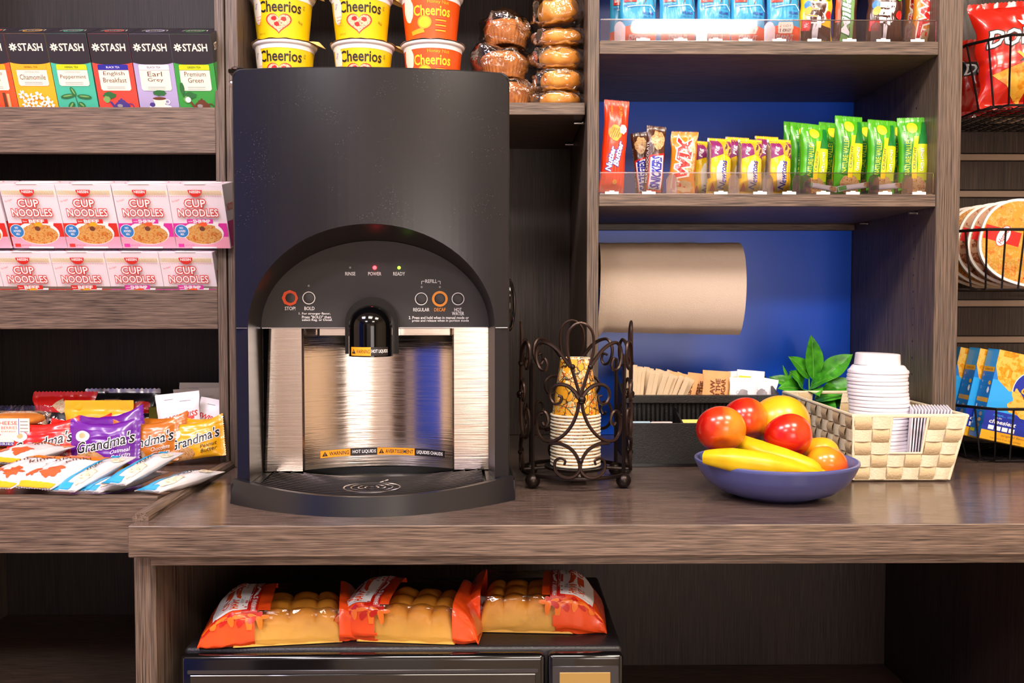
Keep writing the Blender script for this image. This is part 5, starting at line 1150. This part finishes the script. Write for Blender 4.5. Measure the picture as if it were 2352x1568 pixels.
def nutter(w, h):
    A = Art(); A.outl('Nutter', -.0065 * w / .042, h * .36, h * .26, w * .20, 'white', 'navy', .04, .07, rot=80, shear=.2); A.outl('Butter', .0055 * w / .042, h * .42, h * .26, w * .20, 'white', 'navy', .04, .07, rot=80, shear=.2)
    A.blob(-.002, h * .64, w * .27, h * .085, 'pic_chip', seed=3); 
    for k in range(4): A.line([(-w * .2 + k * .004, h * .59), (-w * .08 + k * .004, h * .69)], .0009, 'brown_print')
    A.blob(w * .25, h * .68, w * .14, h * .05, 'white', seed=8); A.text('4 Cookies', -w * .22, h * .88, h * .12, w * .09, 'gold', rot=90); A.text('NET WT', w * .16, h * .88, h * .12, w * .12, 'gold', rot=90); A.ell(w * .08, h * .12, w * .09, w * .09, 'gold', 16); A.text('8', w * .08, h * .12, w * .06, w * .1, 'nut_red')
    return pack(w, h, .026, 'nut_red', art=A, seed=3, wr=.0012, seal=.01)
def snick(w, h, word='SNICKERS'):
    A = Art(); A.poly([(-w * .36, .004), (w * .40, .004), (w * .40, h * .60), (-w * .36, h * .55)], 'f_red'); A.poly([(-w * .30, .008), (w * .36, .008), (w * .36, h * .57), (-w * .30, h * .52)], 'white'); A.text(word, .001, h * .31, h * .46, w * .46, 'snk_blue', .05, rot=90, shear=.25); A.blob(.002, h * .78, w * .34, h * .14, 'pic_oats', seed=5)
    A.text('MILK CHOCOLATE', -w * .43, h * .45, h * .6, w * .07, 'white', rot=90)
    return pack(w, h, .024, 'snk_brown', art=A, seed=4, wr=.0014, seal=.008, sealm='snk_brown')
def twix(w, h):
    A = Art(); A.rect(w * .12, h * .35, w * .40, h * .92, 'pic_oats'); A.outl('TWIX', -.001, h * .47, h * .80, w * .46, 'f_red', 'cream', .05, .07, rot=86, shear=.15); A.blob(.006, h * .12, w * .3, h * .09, 'tan_print', seed=4)
    return pack(w, h, .024, 'twix_gold', art=A, seed=5, wr=.0018, seal=.012)
def newton(w, h):
    A = Art(); A.poly([(-w * .42, h * .62), (w * .05, h * .70), (-w * .08, h * .96), (-w * .42, h * .96)], 'fig_purple'); A.poly([(w * .20, h * .70), (w * .42, h * .62), (w * .42, h * .96), (w * .25, h * .96)], 'fig_purple'); A.poly([(-w * .08, h * .96), (w * .27, h * .96), (w * .40, h * .72), (w * .1, h * .68)], 'tea_yellow')
    A.text('Fig', -w * .22, h * .76, h * .16, w * .17, 'white', .02, rot=90, shear=.25)
    for q, (x, y) in enumerate(((.16, .82), (.30, .74))): A.ell(w * x, h * y, w * .075, h * .085, 'tan_print', 14, rot=-.3); A.ell(w * x, h * y, w * .05, h * .07, 'brown_print', 14, rot=-.3)
    A.blob(-.002, h * .32, w * .2, h * .26, 'cream', seed=2, amp=.04); A.text('Newtons', w * .04, h * .33, h * .50, w * .26, 'navy', .02, rot=87, shear=.2); A.poly([(-w * .40, h * .05), (-w * .16, h * .05), (-w * .38, h * .18)], 'tea_red'); A.line([(w * .3, h * .06), (w * .3, h * .55)], .0006, 'tan_print')
    b = pack(w, h, .036, 'newt_yellow', mb='silver_foil', art=A, seed=6, wr=.0014, seal=.006, side=.35, belly=.5, mf=lambda u, v: 'silver_foil' if u < .06 and v > .25 else 'newt_yellow'); return b
def natval(w, h):
    A = Art(); A.poly([(w * .05, h * .58), (w * .42, h * .58), (w * .42, h * .94), (w * .3, h * .94)], 'f_dgreen'); A.ell(-w * .06, h * .86, w * .17, h * .075, 'yellow_print', 20); A.rect(w * .06, h * .18, w * .41, h * .64, 'lime'); A.blob(.003, h * .10, w * .38, h * .13, 'pic_oats', seed=9)
    A.rect(-w * .36, h * .24, -w * .12, h * .72, 'f_dgreen'); A.text('NATURE VALLEY', -w * .24, h * .48, h * .46, w * .15, 'lime', .01, rot=88); pts = [(-.02, .20), (-.07, .38), (-.04, .56), (.03, .74)]
    for (a, c), (d, e) in zip(pts, pts[1:]): A.poly([(w * (a - .07), h * c), (w * (a + .09), h * c), (w * (d + .09), h * e), (w * (d - .07), h * e)], 'yellow_print')
    A.text('CRUNCHY', -w * .04, h * .46, h * .28, w * .09, 'leaf_print', .01, rot=88); A.text('OATS n HONEY', w * .20, h * .44, h * .30, w * .11, 'white', .02, rot=89); A.text('2 BARS', -w * .32, h * .84, h * .10, w * .07, 'white', rot=90)
    b = pack(w, h, .030, 'f_green', art=A, seed=7, wr=.0016, seal=.010, zig=.001, side=.4); return b
bar(nutter, 'cookie_bar', 'cookie pack', 1383, 1436, 231, .040, Z2, 'tall bright red peanut cookie pack at the divider', 4, 4, ln=2)
bar(lambda w, h: snick(w, h, 'SATISFIES'), 'candy_bar', 'candy bar', 1454, 1490, 304, .085, Z2, 'brown candy bar with blue letters, half hidden behind its twin', -6, -14)
bar(snick, 'candy_bar', 'candy bar', 1482, 1524, 290, .045, Z2, 'brown candy bar with blue letters in full view', 4, 8)
bar(twix, 'candy_bar', 'candy bar', 1538, 1594, 303, .050, Z2, 'golden caramel candy bar with big red letters on the lower bay shelf', 3, -8)
for px, Y, rz, ptop, lb in ((1649, .045, 8, 319, 'yellow and purple fig bar nearest the golden candy bar, in front'), (1719, .045, 8, 321, 'yellow and purple fig bar in front, middle of the three'), (1785, .045, 8, 321, 'yellow and purple fig bar in front, next to the green bars'), (1612, .095, 12, 325, 'fig bar behind, next to the golden candy bar'), (1690, .10, 8, 316, 'fig bar behind, between first and middle front ones'), (1757, .10, 8, 314, 'fig bar behind, between middle and last front ones')):
    bar(newton, 'fig_bar', 'fig bar', px - 26, px + 26, ptop, Y, Z2, lb, 2, rz, 'fig bars on the lower bay shelf')
for px, Y, rz, ptop, lb in ((1866, .050, 10, 286, 'green granola bar in front, next to the fig bars'), (1945, .042, 10, 267, 'green granola bar in front, tallest one by the white-edged packet'), (2020, .050, 8, 276, 'green granola bar in front, third from the fig bars'), (2092, .050, -4, 270, 'green granola bar in front, closest to the right side panel'), (1828, .125, 14, 281, 'green granola bar at the back, behind the fig bar'), (1842, .090, 16, 283, 'green granola bar just behind the first front one'), (1908, .095, 12, 282, 'green granola bar behind, between the first two front ones'), (1985, .10, 10, 280, 'green granola bar behind, between second and third front ones'), (2058, .10, 6, 280, 'green granola bar behind, between third and fourth front ones')):
    bar(natval, 'granola_bar', 'granola bar', px - 31, px + 31, ptop, Y, Z2, lb, 2 if px != 2092 else -1, rz, 'green granola bars on the lower bay shelf')
# white-edged wrappers lying at the foot of the granola bars
for px, rl, Y in ((1880, -10, .020), (1960, 8, .0195), (2032, 6, .0200)):
    A = Art(); A.rect(-.030, -.004, -.016, .004, 'f_green'); A.blob(.024, .0, .008, .005, 'pic_oats', seed=px)
    hpack(.062, .011, .006, 'tag_white', art=A, seed=px, wr=.0006, nv=16, nu=6, seal=.003).build('wrapper_end', label={1880: 'white and green wrapper end under the first front granola bar', 1960: 'white wrapper end under the tallest granola bar', 2032: 'white wrapper end under the third granola bar'}[px], cat='wrapper', loc=(XF(px, Y), Y, Z2 + .0085), rot=(R(-10), R(-rl), 0))
# upper shelf
def clif(w, h):
    A = Art(); A.poly([(-w * .46, 0), (w * .46, 0), (w * .46, h * .20), (0, h * .24), (-w * .46, h * .20)], 'tea_orange'); A.poly([(-w * .2, h * .26), (w * .2, h * .26), (w * .24, h * .19), (w * .2, h * .13), (-w * .2, h * .13), (-w * .24, h * .19)], 'cream'); A.text('CRUNCHY', 0, h * .215, w * .3, .0045, 'brown_print'); A.text('ENERGY', 0, h * .165, w * .32, .005, 'brown_print', .02)
    A.text('PEANUT', 0, h * .095, w * .5, .006, 'white', .01); A.text('BUTTER', 0, h * .05, w * .5, .006, 'white', .01); A.rect(-w * .4, h * .50, -w * .08, h * .74, 'f_red'); A.text('CLIF', -w * .24, h * .675, w * .24, .010, 'white', .03); A.text('BAR', -w * .24, h * .565, w * .24, .011, 'white', .03); A.text('TODD', w * .27, h * .42, w * .12, .003, 'navy'); A.text('WILLIAMS', w * .23, h * .37, w * .30, .005, 'navy', .02); A.text('FREE SPIRIT', w * .23, h * .325, w * .28, .003, 'navy'); A.text('ENERGY BAR', -w * .24, h * .46, w * .3, .004, 'navy')
    A.line([(w * .12, h * .48), (w * .22, h * .60), (w * .30, h * .72), (w * .36, h * .62), (w * .40, h * .46)], .0016, 'brown_print'); A.line([(-w * .3, h * .44), (w * .3, h * .47), (w * .42, h * .40)], .0012, 'white')
    return pack(w, h, .024, 'f_clif', art=A, seed=int(w * 1e5) % 17, wr=.0018, seal=.008)
def mm(bg):
    def f(w, h):
        A = Art()
        for k, (s_, y, hh) in enumerate((('m', .80, .20), ('&', .60, .16), ('m', .40, .20), ("'s", .19, .10))): A.outl(s_, -.001, h * y, w * .48, h * hh * .82, 'white' if bg == 'mm_brown' or k == 3 else 'mm_brown', 'mm_brown' if bg == 'mm_brown' else 'white', .06, .06, rot=-90 if k != 1 else -80)
        for x, y, c in ((-.32, .5, 'badge_blue'), (-.28, .42, 'gold'), (.3, .62, 'f_green'), (.34, .38, 'f_red')): A.ell(w * x, h * y, w * .09, w * .12, c, 18)
        A.rect(-w * .44, h * .16, -w * .2, h * .30, 'f_red'); A.text('99c', -w * .32, h * .23, w * .14, .008, 'white', rot=90)
        if bg == 'mm_yellow': A.it = [([(-w * .44, 0), (w * .44, 0), (w * .44, h * .22), (-w * .44, h * .28)], [(0, 1, 2, 3)], 'mm_brown')] + A.it
        return pack(w, h, .028, bg, art=A, seed=9, wr=.0022, seal=.008)
    return f
def milky(w, h):
    A = Art(); A.rect(-w * .2, 0, w * .3, h, 'leaf_light'); A.outl('Milky', .001, h * .45, h * .6, w * .42, 'white', 'leaf_print', .03, .05, rot=90, shear=.2); A.rect(-w * .44, h * .3, -w * .28, h, 'tea_orange'); return pack(w, h, .022, 'snk_brown', art=A, seed=8, wr=.0015)
GU = 'snack bars standing on the upper bay shelf'
for pl_, pr, Y, ro, lb in ((1424, 1504, .050, 1, 'blue energy bar in front, nearest the divider panel'), (1512, 1590, .045, 0, 'blue energy bar, second from the divider panel'), (1598, 1672, .045, 0, 'blue energy bar, third from the divider panel'), (1674, 1750, .050, 1, 'blue energy bar, fourth from the divider panel'), (1756, 1828, .045, -1, 'blue energy bar next to the yellow candy bag'), (1400, 1470, .10, 2, 'blue energy bar showing a thin edge behind the first one')):
    bar(clif, 'energy_bar', 'energy bar', pl_, pr, -85, Y, Z1, lb, ro, 4, GU)
bar(mm('mm_yellow'), 'candy_bag', 'candy bag', 1832, 1902, -70, .050, Z1, 'yellow and brown bag of coated candies', 3, 0, GU); bar(milky, 'candy_bar', 'candy bar', 1908, 1958, -70, .060, Z1, 'brown and green candy bar between the two candy bags', 2, 0, GU)
bar(mm('mm_brown'), 'candy_bag', 'candy bag', 1985, 2062, -70, .050, Z1, 'dark brown bag of coated candies', 3, 0, GU); bar(twix, 'candy_bar', 'candy bar', 2088, 2146, -75, .050, Z1, 'golden candy bar with big red letters on the upper shelf', 1, 0, GU)
bar(twix, 'candy_bar', 'candy bar', 2068, 2096, -70, .110, Z1, 'golden candy bar showing an edge behind its upper shelf twin', 1, 0, GU)

# ------------------------------------------------------------ wire baskets on the slatwall
mat('wire_black', '#181416', .3, metal=.4)
def basket(zr, zb, x0, yf, lb, mesh=True, foot=.012):
    t = thing('wire_basket', lb, 'basket', (0, 0, 0), (0, 0, 0), 'black wire baskets on the slatwall'); x1, yb = 1.34, SY - .012; r = .0028
    cx = .06
    rim = [(x0, yb, zr), (x0, yf + .07, zr), (x0 + .045, yf, zr), (x1 - .03, yf, zr), (x1, yf + .05, zr), (x1, yb, zr)]
    fx0, fx1, fy = x0 + .034, x1 - .034, yf + .038
    bot = [(fx0, yb, zb), (fx0, fy + .05, zb), (fx0 + .03, fy, zb), (fx1 - .03, fy, zb), (fx1, fy + .05, zb), (fx1, yb, zb)]
    b = MB(); b.tube(rim, r, 'wire_black', 8, True); b.build('rim_wire', t); b = MB(); b.tube(bot, r * .8, 'wire_black', 8, True); b.build('base_wire', t)
    def side(A_, B_, n_):
        A_ = [Vector(p) for p in A_]; B_ = [Vector(p) for p in B_]
        for k in range(n_ + 1):
            u = k / n_; w = MB(); w.tube([A_[0].lerp(A_[1], u), B_[0].lerp(B_[1], u)], r * .62, 'wire_black', 6); w.build('upright_wire', t)
    side((rim[0], rim[1]), (bot[0], bot[1]), 3); side((rim[1], rim[2]), (bot[1], bot[2]), 2); side((rim[2], rim[3]), (bot[2], bot[3]), 12); side((rim[5], rim[4]), (bot[5], bot[4]), 4)
    if mesh:
        b = MB(); nx = 15
        for k in range(nx + 1):
            x = fx0 + (fx1 - fx0) * k / nx; b.tube([(x, fy + .004, zb - .001), (x, yb, zb - .001)], .0011, 'wire_black', 5)
        for j in range(14):
            y = fy + .006 + (yb - fy - .01) * j / 13; b.tube([(fx0 + (fx1 - fx0) * i / 60, y + .004 * (1 if i % 4 < 2 else -1), zb - .0005) for i in range(61)], .0011, 'wire_black', 5)
        g = b.build('mesh_floor', t)
    for x in (x0 + .09, x1 - .09):
        b = MB(); b.box(x - .012, x + .012, SY - .012, SY - .0015, zb, zr + .004, 'wire_black', .001); b.build('hook_plate', t)
    return t
basket(1.682, 1.565, .868, -.035, 'black wire basket holding the tortilla chip bags'); basket(1.337, 1.228, .845, -.010, 'black wire basket holding the oval meal trays'); basket(1.006, .9035, .872, -.005, 'black wire basket on the countertop holding macaroni boxes')
for nm, c in dict(chip_red='#c01c0c').items(): foil(nm, c, .25)
A = Art(); A.outl('DORITOS', -.036, .127, .150, .030, 'white', 'ink', .03, .05); A.poly([(-.07, .078), (.12, .078), (.12, .106), (-.04, .104)], 'ink'); A.poly([(-.112, .060), (-.03, .085), (-.06, .004)], 'pic_chip'); A.poly([(-.03, .06), (.08, .08), (.03, .0)], 'pic_chip'); A.line([(-.066, .098), (-.060, .082), (-.02, .104)], .005, 'gold'); A.poly([(-.06, .16), (-.03, .155), (-.02, .145), (-.055, .150)], 'white')
pack(.27, .205, .075, 'chip_red', art=A, seed=21, wr=.007, seal=.012, nu=36, nv=40).build('chip_bag', label='big red tortilla chip bag with large white letters in the top basket', cat='chip bag', loc=(1.035, .050, 1.5735), rot=(R(-6), R(-4), R(-2)))
A = Art(); A.rect(-.035, .075, .075, .103, 'ink'); A.text('Doritos', .02, .089, .09, .020, 'white', .02, rot=2); A.poly([(.0, .07), (.06, .07), (.03, .02)], 'pic_chip')
pack(.17, .155, .06, 'chip_red', art=A, seed=22, wr=.008, seal=.012, nu=22).build('chip_bag', label='smaller red tortilla chip bag turned sideways behind the post', cat='chip bag', loc=(.945, .150, 1.571), rot=(R(-3), R(0), R(-22)))
mat('dark_pouch', '#4a4240', .5, bump=(30, .3))
pack(.12, .27, .03, 'dark_pouch', seed=23, wr=.004).build('dark_pouch', label='dark grey pouch behind the red chip bags', cat='pouch', loc=(.96, .232, 1.57), rot=(R(-1), R(-6), 0))
# oval microwave meal trays
mat('meal_white', '#f4ece4', .4, coat=.2)
def meal(px, Y, pic, col2, lb, rz, seed, txt=True):
    W, H = .185, .166; b = MB(); poly = []
    for i in range(60):
        a = 2 * math.pi * i / 60; poly.append((W / 2 * math.copysign(abs(math.cos(a)) ** .85, math.cos(a)), H / 2 + H / 2 * math.copysign(abs(math.sin(a)) ** .85, math.sin(a))))
    b.prism(poly, -.003, .003, 'meal_white'); b.prism([(x * .9, H / 2 + (z - H / 2) * .88) for x, z in poly], .003, .028, 'meal_white', smooth=True)
    sleeve = [(x * .955, H / 2 + (z - H / 2) * .94) for x, z in poly]; A = Art(); A.poly(sleeve, pic); A.rect(-W * .465, H * .42, -W * .10, H * .585, 'f_red')
    A.ell(-W * .27, H * .50, .012, .022, 'noodle_red', 24, rot=-.25); A.ell(-W * .27, H * .50, .0105, .0205, 'white', 24, rot=-.25); A.text('Hormel', -W * .27, H * .50, .032, .009, 'noodle_red', .02, rot=76, shear=.2)
    if txt: A.rect(W * .05, H * .66, W * .34, H * .84, 'badge_blue'); A.text('60 SEC', W * .195, H * .75, .04, .012, 'white'); A.poly([(W * .02, H * .08), (W * .38, H * .10), (W * .44, H * .56), (W * .28, H * .5)], 'f_red'); A.ell(W * .14, H * .20, .0145, .0145, 'white', 24); A.ell(W * .14, H * .20, .0135, .0135, 'badge_blue', 24); A.text('14g', W * .14, H * .20, .017, .009, 'white', .02)
    b.art(A, lambda x, y, o: Vector((x, -.003 - o, y))); c = P(px, 690, Y)
    return b.build('meal_tray', label=lb, cat='meal tray', group='oval meal trays in the middle basket', loc=(c.x, Y, 1.2325 + .004), rot=(R(-6), R(16), R(rz)))
meal(2336, .055, 'pic_casserole', 0, 'oval meal tray in front with yellow casserole and a blue badge', -6, 1)
meal(2308, .095, 'pic_meat', 0, 'oval meal tray second from the front, brown meat picture', -6, 2, False); meal(2280, .135, 'pic_meat', 0, 'oval meal tray third from the front, brown meat picture', -6, 3, False)
meal(2252, .175, 'pic_noodles', 0, 'oval meal tray fourth from the front with an orange picture', -6, 4, False); meal(2226, .213, 'pic_meat', 0, 'oval meal tray at the very back, nearly hidden by the post', -6, 5, False)
# macaroni boxes
mat('mac_blue', '#1d78cc', .35, coat=.2); mat('mac_sky', '#2aa0e8', .35, coat=.2); mat('mac_deep', '#1a2f9c', .35)
MW, MH, MD = .19, .172, .042
A = Art(); A.rect(-MW / 2, .0, MW / 2, .018, 'gold'); A.text('original flavor', -.03, .0125, .05, .005, 'brown_print', shear=.2); A.text('NET WT 7.25 OZ (206g)', -.045, .0045, .06, .003, 'brown_print'); A.rect(-MW / 2, .018, MW / 2, .075, 'mac_deep'); A.rect(-MW / 2, .055, MW / 2, .115, 'mac_sky'); A.rect(-MW / 2, .018, MW / 2, .056, 'mac_deep')
A.poly([(-MW / 2, MH), (MW / 2, MH), (MW / 2, .095), (.03, .12), (-.035, .100), (-.06, .098), (-MW / 2 + .01, .115), (-MW / 2, .14)], 'pic_pasta'); A.ell(-.008, .105, .046, .042, 'white', 36); A.ell(-.008, .105, .0445, .0405, 'mac_deep', 36); A.ell(-.012, .134, .014, .006, 'noodle_red', 20); A.text('Kraft', -.012, .134, .020, .006, 'white')
A.text('macaroni &', -.006, .118, .055, .009, 'yellow_print', .02, shear=.25); A.text('CHEESE', -.005, .1045, .062, .012, 'gold', .04, shear=.25); A.blob(-.012, .070, .045, .018, 'pic_pasta', seed=4, amp=.2); A.blob(-.040, .088, .010, .018, 'pic_pasta', seed=7, rot=.5)
A.text('mmm... ole', -.060, .0495, .038, .005, 'mac_sky', shear=.2); A.text("it's the", -.068, .044, .014, .0035, 'white', shear=.2); A.text('cheesiest', -.058, .0365, .052, .0075, 'white', .02, shear=.2)
for k in range(4): A.rect(-.084 + k * .0135, .0205, -.073 + k * .0135, .0285, 'white')
A.poly([(-.018 + .03, .02), (.05, .02), (.05, .054), (.016, .054)], 'cream')
SA = Art(); SA.rect(.0, .0, MD, MH, 'mac_blue'); SA.rect(0, MH * .80, MD, MH, 'mac_sky'); SA.rect(.001, MH * .745, MD - .001, MH * .80, 'gold'); SA.rect(.001, MH * .40, MD - .001, MH * .45, 'gold'); SA.text('COOKING STEPS', MD / 2, MH * .77, .028, .004, 'brown_print')
for i, s_ in enumerate(('6', '4', '1/2')): SA.text(s_, .007, MH * (.70 - i * .07), .004, .005, 'white'); SA.rect(.012, MH * (.70 - i * .07), .024, MH * (.705 - i * .07), 'mac_sky')
SA.blob(.034, MH * .62, .005, .004, 'gold', seed=1); SA.blob(.034, MH * .54, .004, .006, 'white', seed=2)
for i in range(4): SA.text(str(i + 1), .006, MH * (.35 - i * .065), .004, .006, 'white'); SA.blob(.028, MH * (.33 - i * .065), .006, .004, 'grey_soft' if i % 2 else 'tan_print', seed=i); SA.rect(.011, MH * (.35 - i * .065), .022, MH * (.355 - i * .065), 'mac_sky')
SA.rect(.004, .010, .02, .016, 'lime'); TA = Art(); TA.ell(.0, .02, .03, .012, 'mac_deep', 24); TA.text('CHEESE', 0, .02, .04, .008, 'gold')
mb_ = boxmesh(MW, MH, MD, 'mac_blue', 'mac_blue', A, 'pic_pasta', TA, None, left=SA); mo = None
for k, (Y, dx, lb) in enumerate(((.046, 0, 'blue macaroni box in front, fully facing out'), (.094, -.013, 'blue macaroni box behind the front one'), (.142, -.028, 'blue macaroni box at the back, touching the post'))):
    loc = Vector((P(2252, 690, .040).x + MW / 2 + dx + .010 , Y, .9065)); rot = (0, R(12), 0)
    loc.z += abs(math.sin(R(12))) * MW / 2; loc.x -= .006
    if mo is None: mo = mb_.build('macaroni_box', label=lb, cat='macaroni box', group='macaroni boxes in the lowest basket', loc=loc, rot=rot)
    else: dup(mo, lb, loc, rot)
# ------------------------------------------------------------ microwave
mat('mw_case', '#1a171a', .42, bump=(500, .25)); mat('mw_gloss', '#08080a', .1, coat=.5); mat('mw_glass', '#120e0f', .06, coat=.6); mat('mw_display', '#9a7a40', .35); mat('mw_trim', '#2c292c', .28); mat('mw_keys', '#8a8488', .5)
WX0, WX1, WY0, WY1, WZ0, WZ1 = -.4565, .1760, -.418, -.045, .3725, .7075
mw = thing('microwave_oven', 'black microwave oven on the shelf under the countertop', 'microwave', ((WX0 + WX1) / 2, WY0, WZ0))
ox, oy, oz = (WX0 + WX1) / 2, WY0, WZ0; w2 = (WX1 - WX0) / 2; H = WZ1 - WZ0; D = WY1 - WY0
b = MB(); b.box(-w2, w2, .022, D, .008, H, 'mw_case', .006); b.build('case', mw)
dx = P(1253, 1500, WY0).x - ox
b = MB(); b.box(-w2 + .001, dx, .0, .0225, .010, H - .004, 'mw_gloss', .0075); b.box(-w2 + .012, dx - .010, -.0015, .004, H - .030, H - .024, 'mw_trim', .001); b.build('door_frame', mw)
b = MB(); b.box(-w2 + .016, dx - .014, -.0018, .003, .03, H - .031, 'mw_glass', .0008); b.build('window', mw)
b = MB(); b.box(dx + .0035, w2 - .001, .0, .0225, .010, H - .004, 'mw_gloss', .0065); b.box(dx + .010, w2 - .008, -.0012, .004, .02, H - .020, 'mw_trim', .001); b.build('control_panel', mw)
b = MB(); b.box(dx + .020, w2 - .020, -.0022, .001, H - .062, H - .029, 'mw_display', .0006); b.build('display', mw, label='tan unlit display strip')
for r_ in range(5):
    for c in range(3):
        b = MB(); x = dx + .024 + c * .024; b.box(x, x + .018, -.0022, .0, H - .095 - r_ * .028, H - .077 - r_ * .028, 'mw_keys', .0006); b.build('key_pad', mw)
for x in (-w2 + .04, w2 - .04):
    for y in (.04, D - .04): b = MB(); b.box(x - .01, x + .01, y - .01, y + .01, .0004, .009, 'black'); b.build('foot', mw)
# ------------------------------------------------------------ packs of sweet rolls
mat('roll_top', '#b8641c', .45, c2='#d88428', nscale=18, bump=(60, .25), sss=.05); mat('roll_side', '#f2b040', .5, c2='#e8a030', nscale=22, bump=(60, .3), sss=.1)
m, n, l, b = newmat('roll_bread'); b.inputs['Roughness'].default_value = .5; tc = n.new('ShaderNodeTexCoord'); sx = n.new('ShaderNodeSeparateXYZ'); l.new(tc.outputs['Object'], sx.inputs[0]); t = tex(n, l, 30, detail=4)
q = n.new('ShaderNodeMath'); q.operation = 'MULTIPLY_ADD'; q.inputs[1].default_value = .02; l.new(t.outputs[0], q.inputs[0]); l.new(sx.outputs[2], q.inputs[2]); r = ramp(n, l, q.outputs[0], [(.030, '#f0b850'), (.052, '#f0a43c'), (.060, '#e09030'), (.075, '#c07420')]); l.new(r.outputs[0], b.inputs['Base Color'])
mat('wrap_orange', '#f0501a', .25, coat=.5, bump=(26, .6)); mat('wrap_red', '#c81c10', .3, coat=.4); mat('wrap_flower', '#f2781c', .3, coat=.4); film('wrap_film', '#fffaf0', .03, .06, (26, 1.0), .4)
def rolls(lb, loc, rot, seed, L=.150, Dp=.135, flip=False, Hh=.054):
    t = thing('roll_pack', lb, 'bread pack', loc, rot, 'packs of sweet rolls on the microwave'); b = MB()
    def f(u, v):
        # loaf of 4 x 3 joined rolls
        x = (u - .5) * 2; y = (v - .5) * 2; e = (max(0, 1 - abs(x) ** 7) ** .4) * (max(0, 1 - abs(y) ** 7) ** .4)
        bump_ = abs(math.sin(u * 4 * math.pi)) ** .5 * abs(math.sin(v * 3 * math.pi)) ** .5
        return Vector((x * L / 2, y * Dp / 2, .001 + e * (Hh * .80 + Hh * .18 * bump_ + .002 * noise.noise(Vector((u * 7, v * 7, seed))))))
    b.grid(64, 48, f, 'roll_bread'); b.build('sweet_rolls', t)
    b = MB(); s_ = -1 if flip else 1; WL, WR = L * .5 + .050, L * .5 + .034
    def g(u, v, off=0.0):
        # u along the pack, v around it
        xx_ = -WL + (WL + WR) * u; a = v * 2 * math.pi
        if xx_ < -L / 2: k = (xx_ + WL) / (WL - L / 2)
        elif xx_ > L / 2: k = (WR - xx_) / (WR - L / 2)
        else: k = 1
        k = max(0.0, min(1.0, k)); hh = .004 + (Hh * .5 + .004) * math.sin(k * math.pi / 2) ** .8; dd = Dp * .5 * (.86 + .14 * k) + .005; zc = (Hh * .5 + .003) * (k ** .6 if xx_ < 0 else k ** .4)
        nz = noise.noise(Vector((u * 8 + seed, math.cos(a) * 3, math.sin(a) * 3))) * .0022 + noise.noise(Vector((u * 22 + seed, math.cos(a) * 5, math.sin(a) * 5))) * .0016 * (1.6 - k)
        c, q_ = math.cos(a), math.sin(a); c = math.copysign(abs(c) ** .35, c); q_ = math.copysign(abs(q_) ** .45, q_)
        return Vector((s_ * xx_, (dd + nz + off) * c, max(.0003, zc + .0015 + (hh + nz + off) * q_)))
    def mf(u, v):
        xx_ = -WL + (WL + WR) * u; w_ = .012 * noise.noise(Vector((v * 12, seed, 0)))
        if xx_ < -L * .30 + w_ * .6 or xx_ > L * .475: return 'wrap_orange'
        if v > .06 and v < .40 and xx_ < -L * .03: return 'wrap_orange' if xx_ < -L * .16 else 'wrap_film'
        return 'wrap_film'
    b.grid(56, 56, g, 'wrap_film', flip=(s_ > 0), mf=mf)
    A = Art()   # x: along the pack from its left end, y: across the top, 0 = front edge
    A.poly([(.062, .020), (.085, .012), (.084, .118), (.066, .122)], 'wrap_red'); A.poly([(.022, .022), (.070, .030), (.070, .112), (.030, .120), (.040, .095), (.018, .070)], 'white')
    A.text("KING'S", .038, .068, .052, .010, 'wrap_orange', .03, rot=90); A.text('HAWAIIAN', .051, .066, .066, .011, 'wrap_orange', .04, rot=90); A.text('EST. 1950', .061, .068, .03, .004, 'ink', rot=90); A.text('ORIGINAL', .071, .07, .028, .004, 'white', rot=90); A.text('HAWAIIAN SWEET ROLLS', .0785, .066, .086, .0068, 'white', .02, rot=90)
    for x, y in ((.045, .008), (.070, .004), (.02, .012), (.085, .006)):
        for k in range(5): a = k * 1.2566; A.ell(x + .009 * math.cos(a), y + .006 * math.sin(a), .008, .0045, 'wrap_red' if k % 2 else 'wrap_flower', 12, rot=a)
    def fm(x, y, o):
        u = (x + .0) / (WL + WR); v = .25 + (.5 - y / .135) * (-.17) if not flip else .25 + (.5 - y / .135) * (-.17)
        v = .25 + (.5 - y / .135) * .5 * .92
        v = max(.0, min(.5, v)); p = g(u, v, o + .0009); return p
    b.art(A, fm, base=.0003, cut=.005); b.build('wrapper', t, label='orange printed film with clear window')
    return t
MT = .7078
rolls('pack of sweet rolls nearest the left cabinet side', (P(668, 1430, -.330).x, -.325, MT), (0, 0, R(8)), 1, .155, .128, Hh=.047)
rolls('pack of sweet rolls in the middle of the three', (P(950, 1430, -.325).x, -.318, MT), (0, 0, R(-6)), 2, .145, .130, Hh=.051)
rolls('pack of sweet rolls turned the other way, above the microwave controls', (P(1212, 1430, -.28).x, -.280, MT), (0, 0, R(-4)), 3, .142, .125, True, Hh=.053)
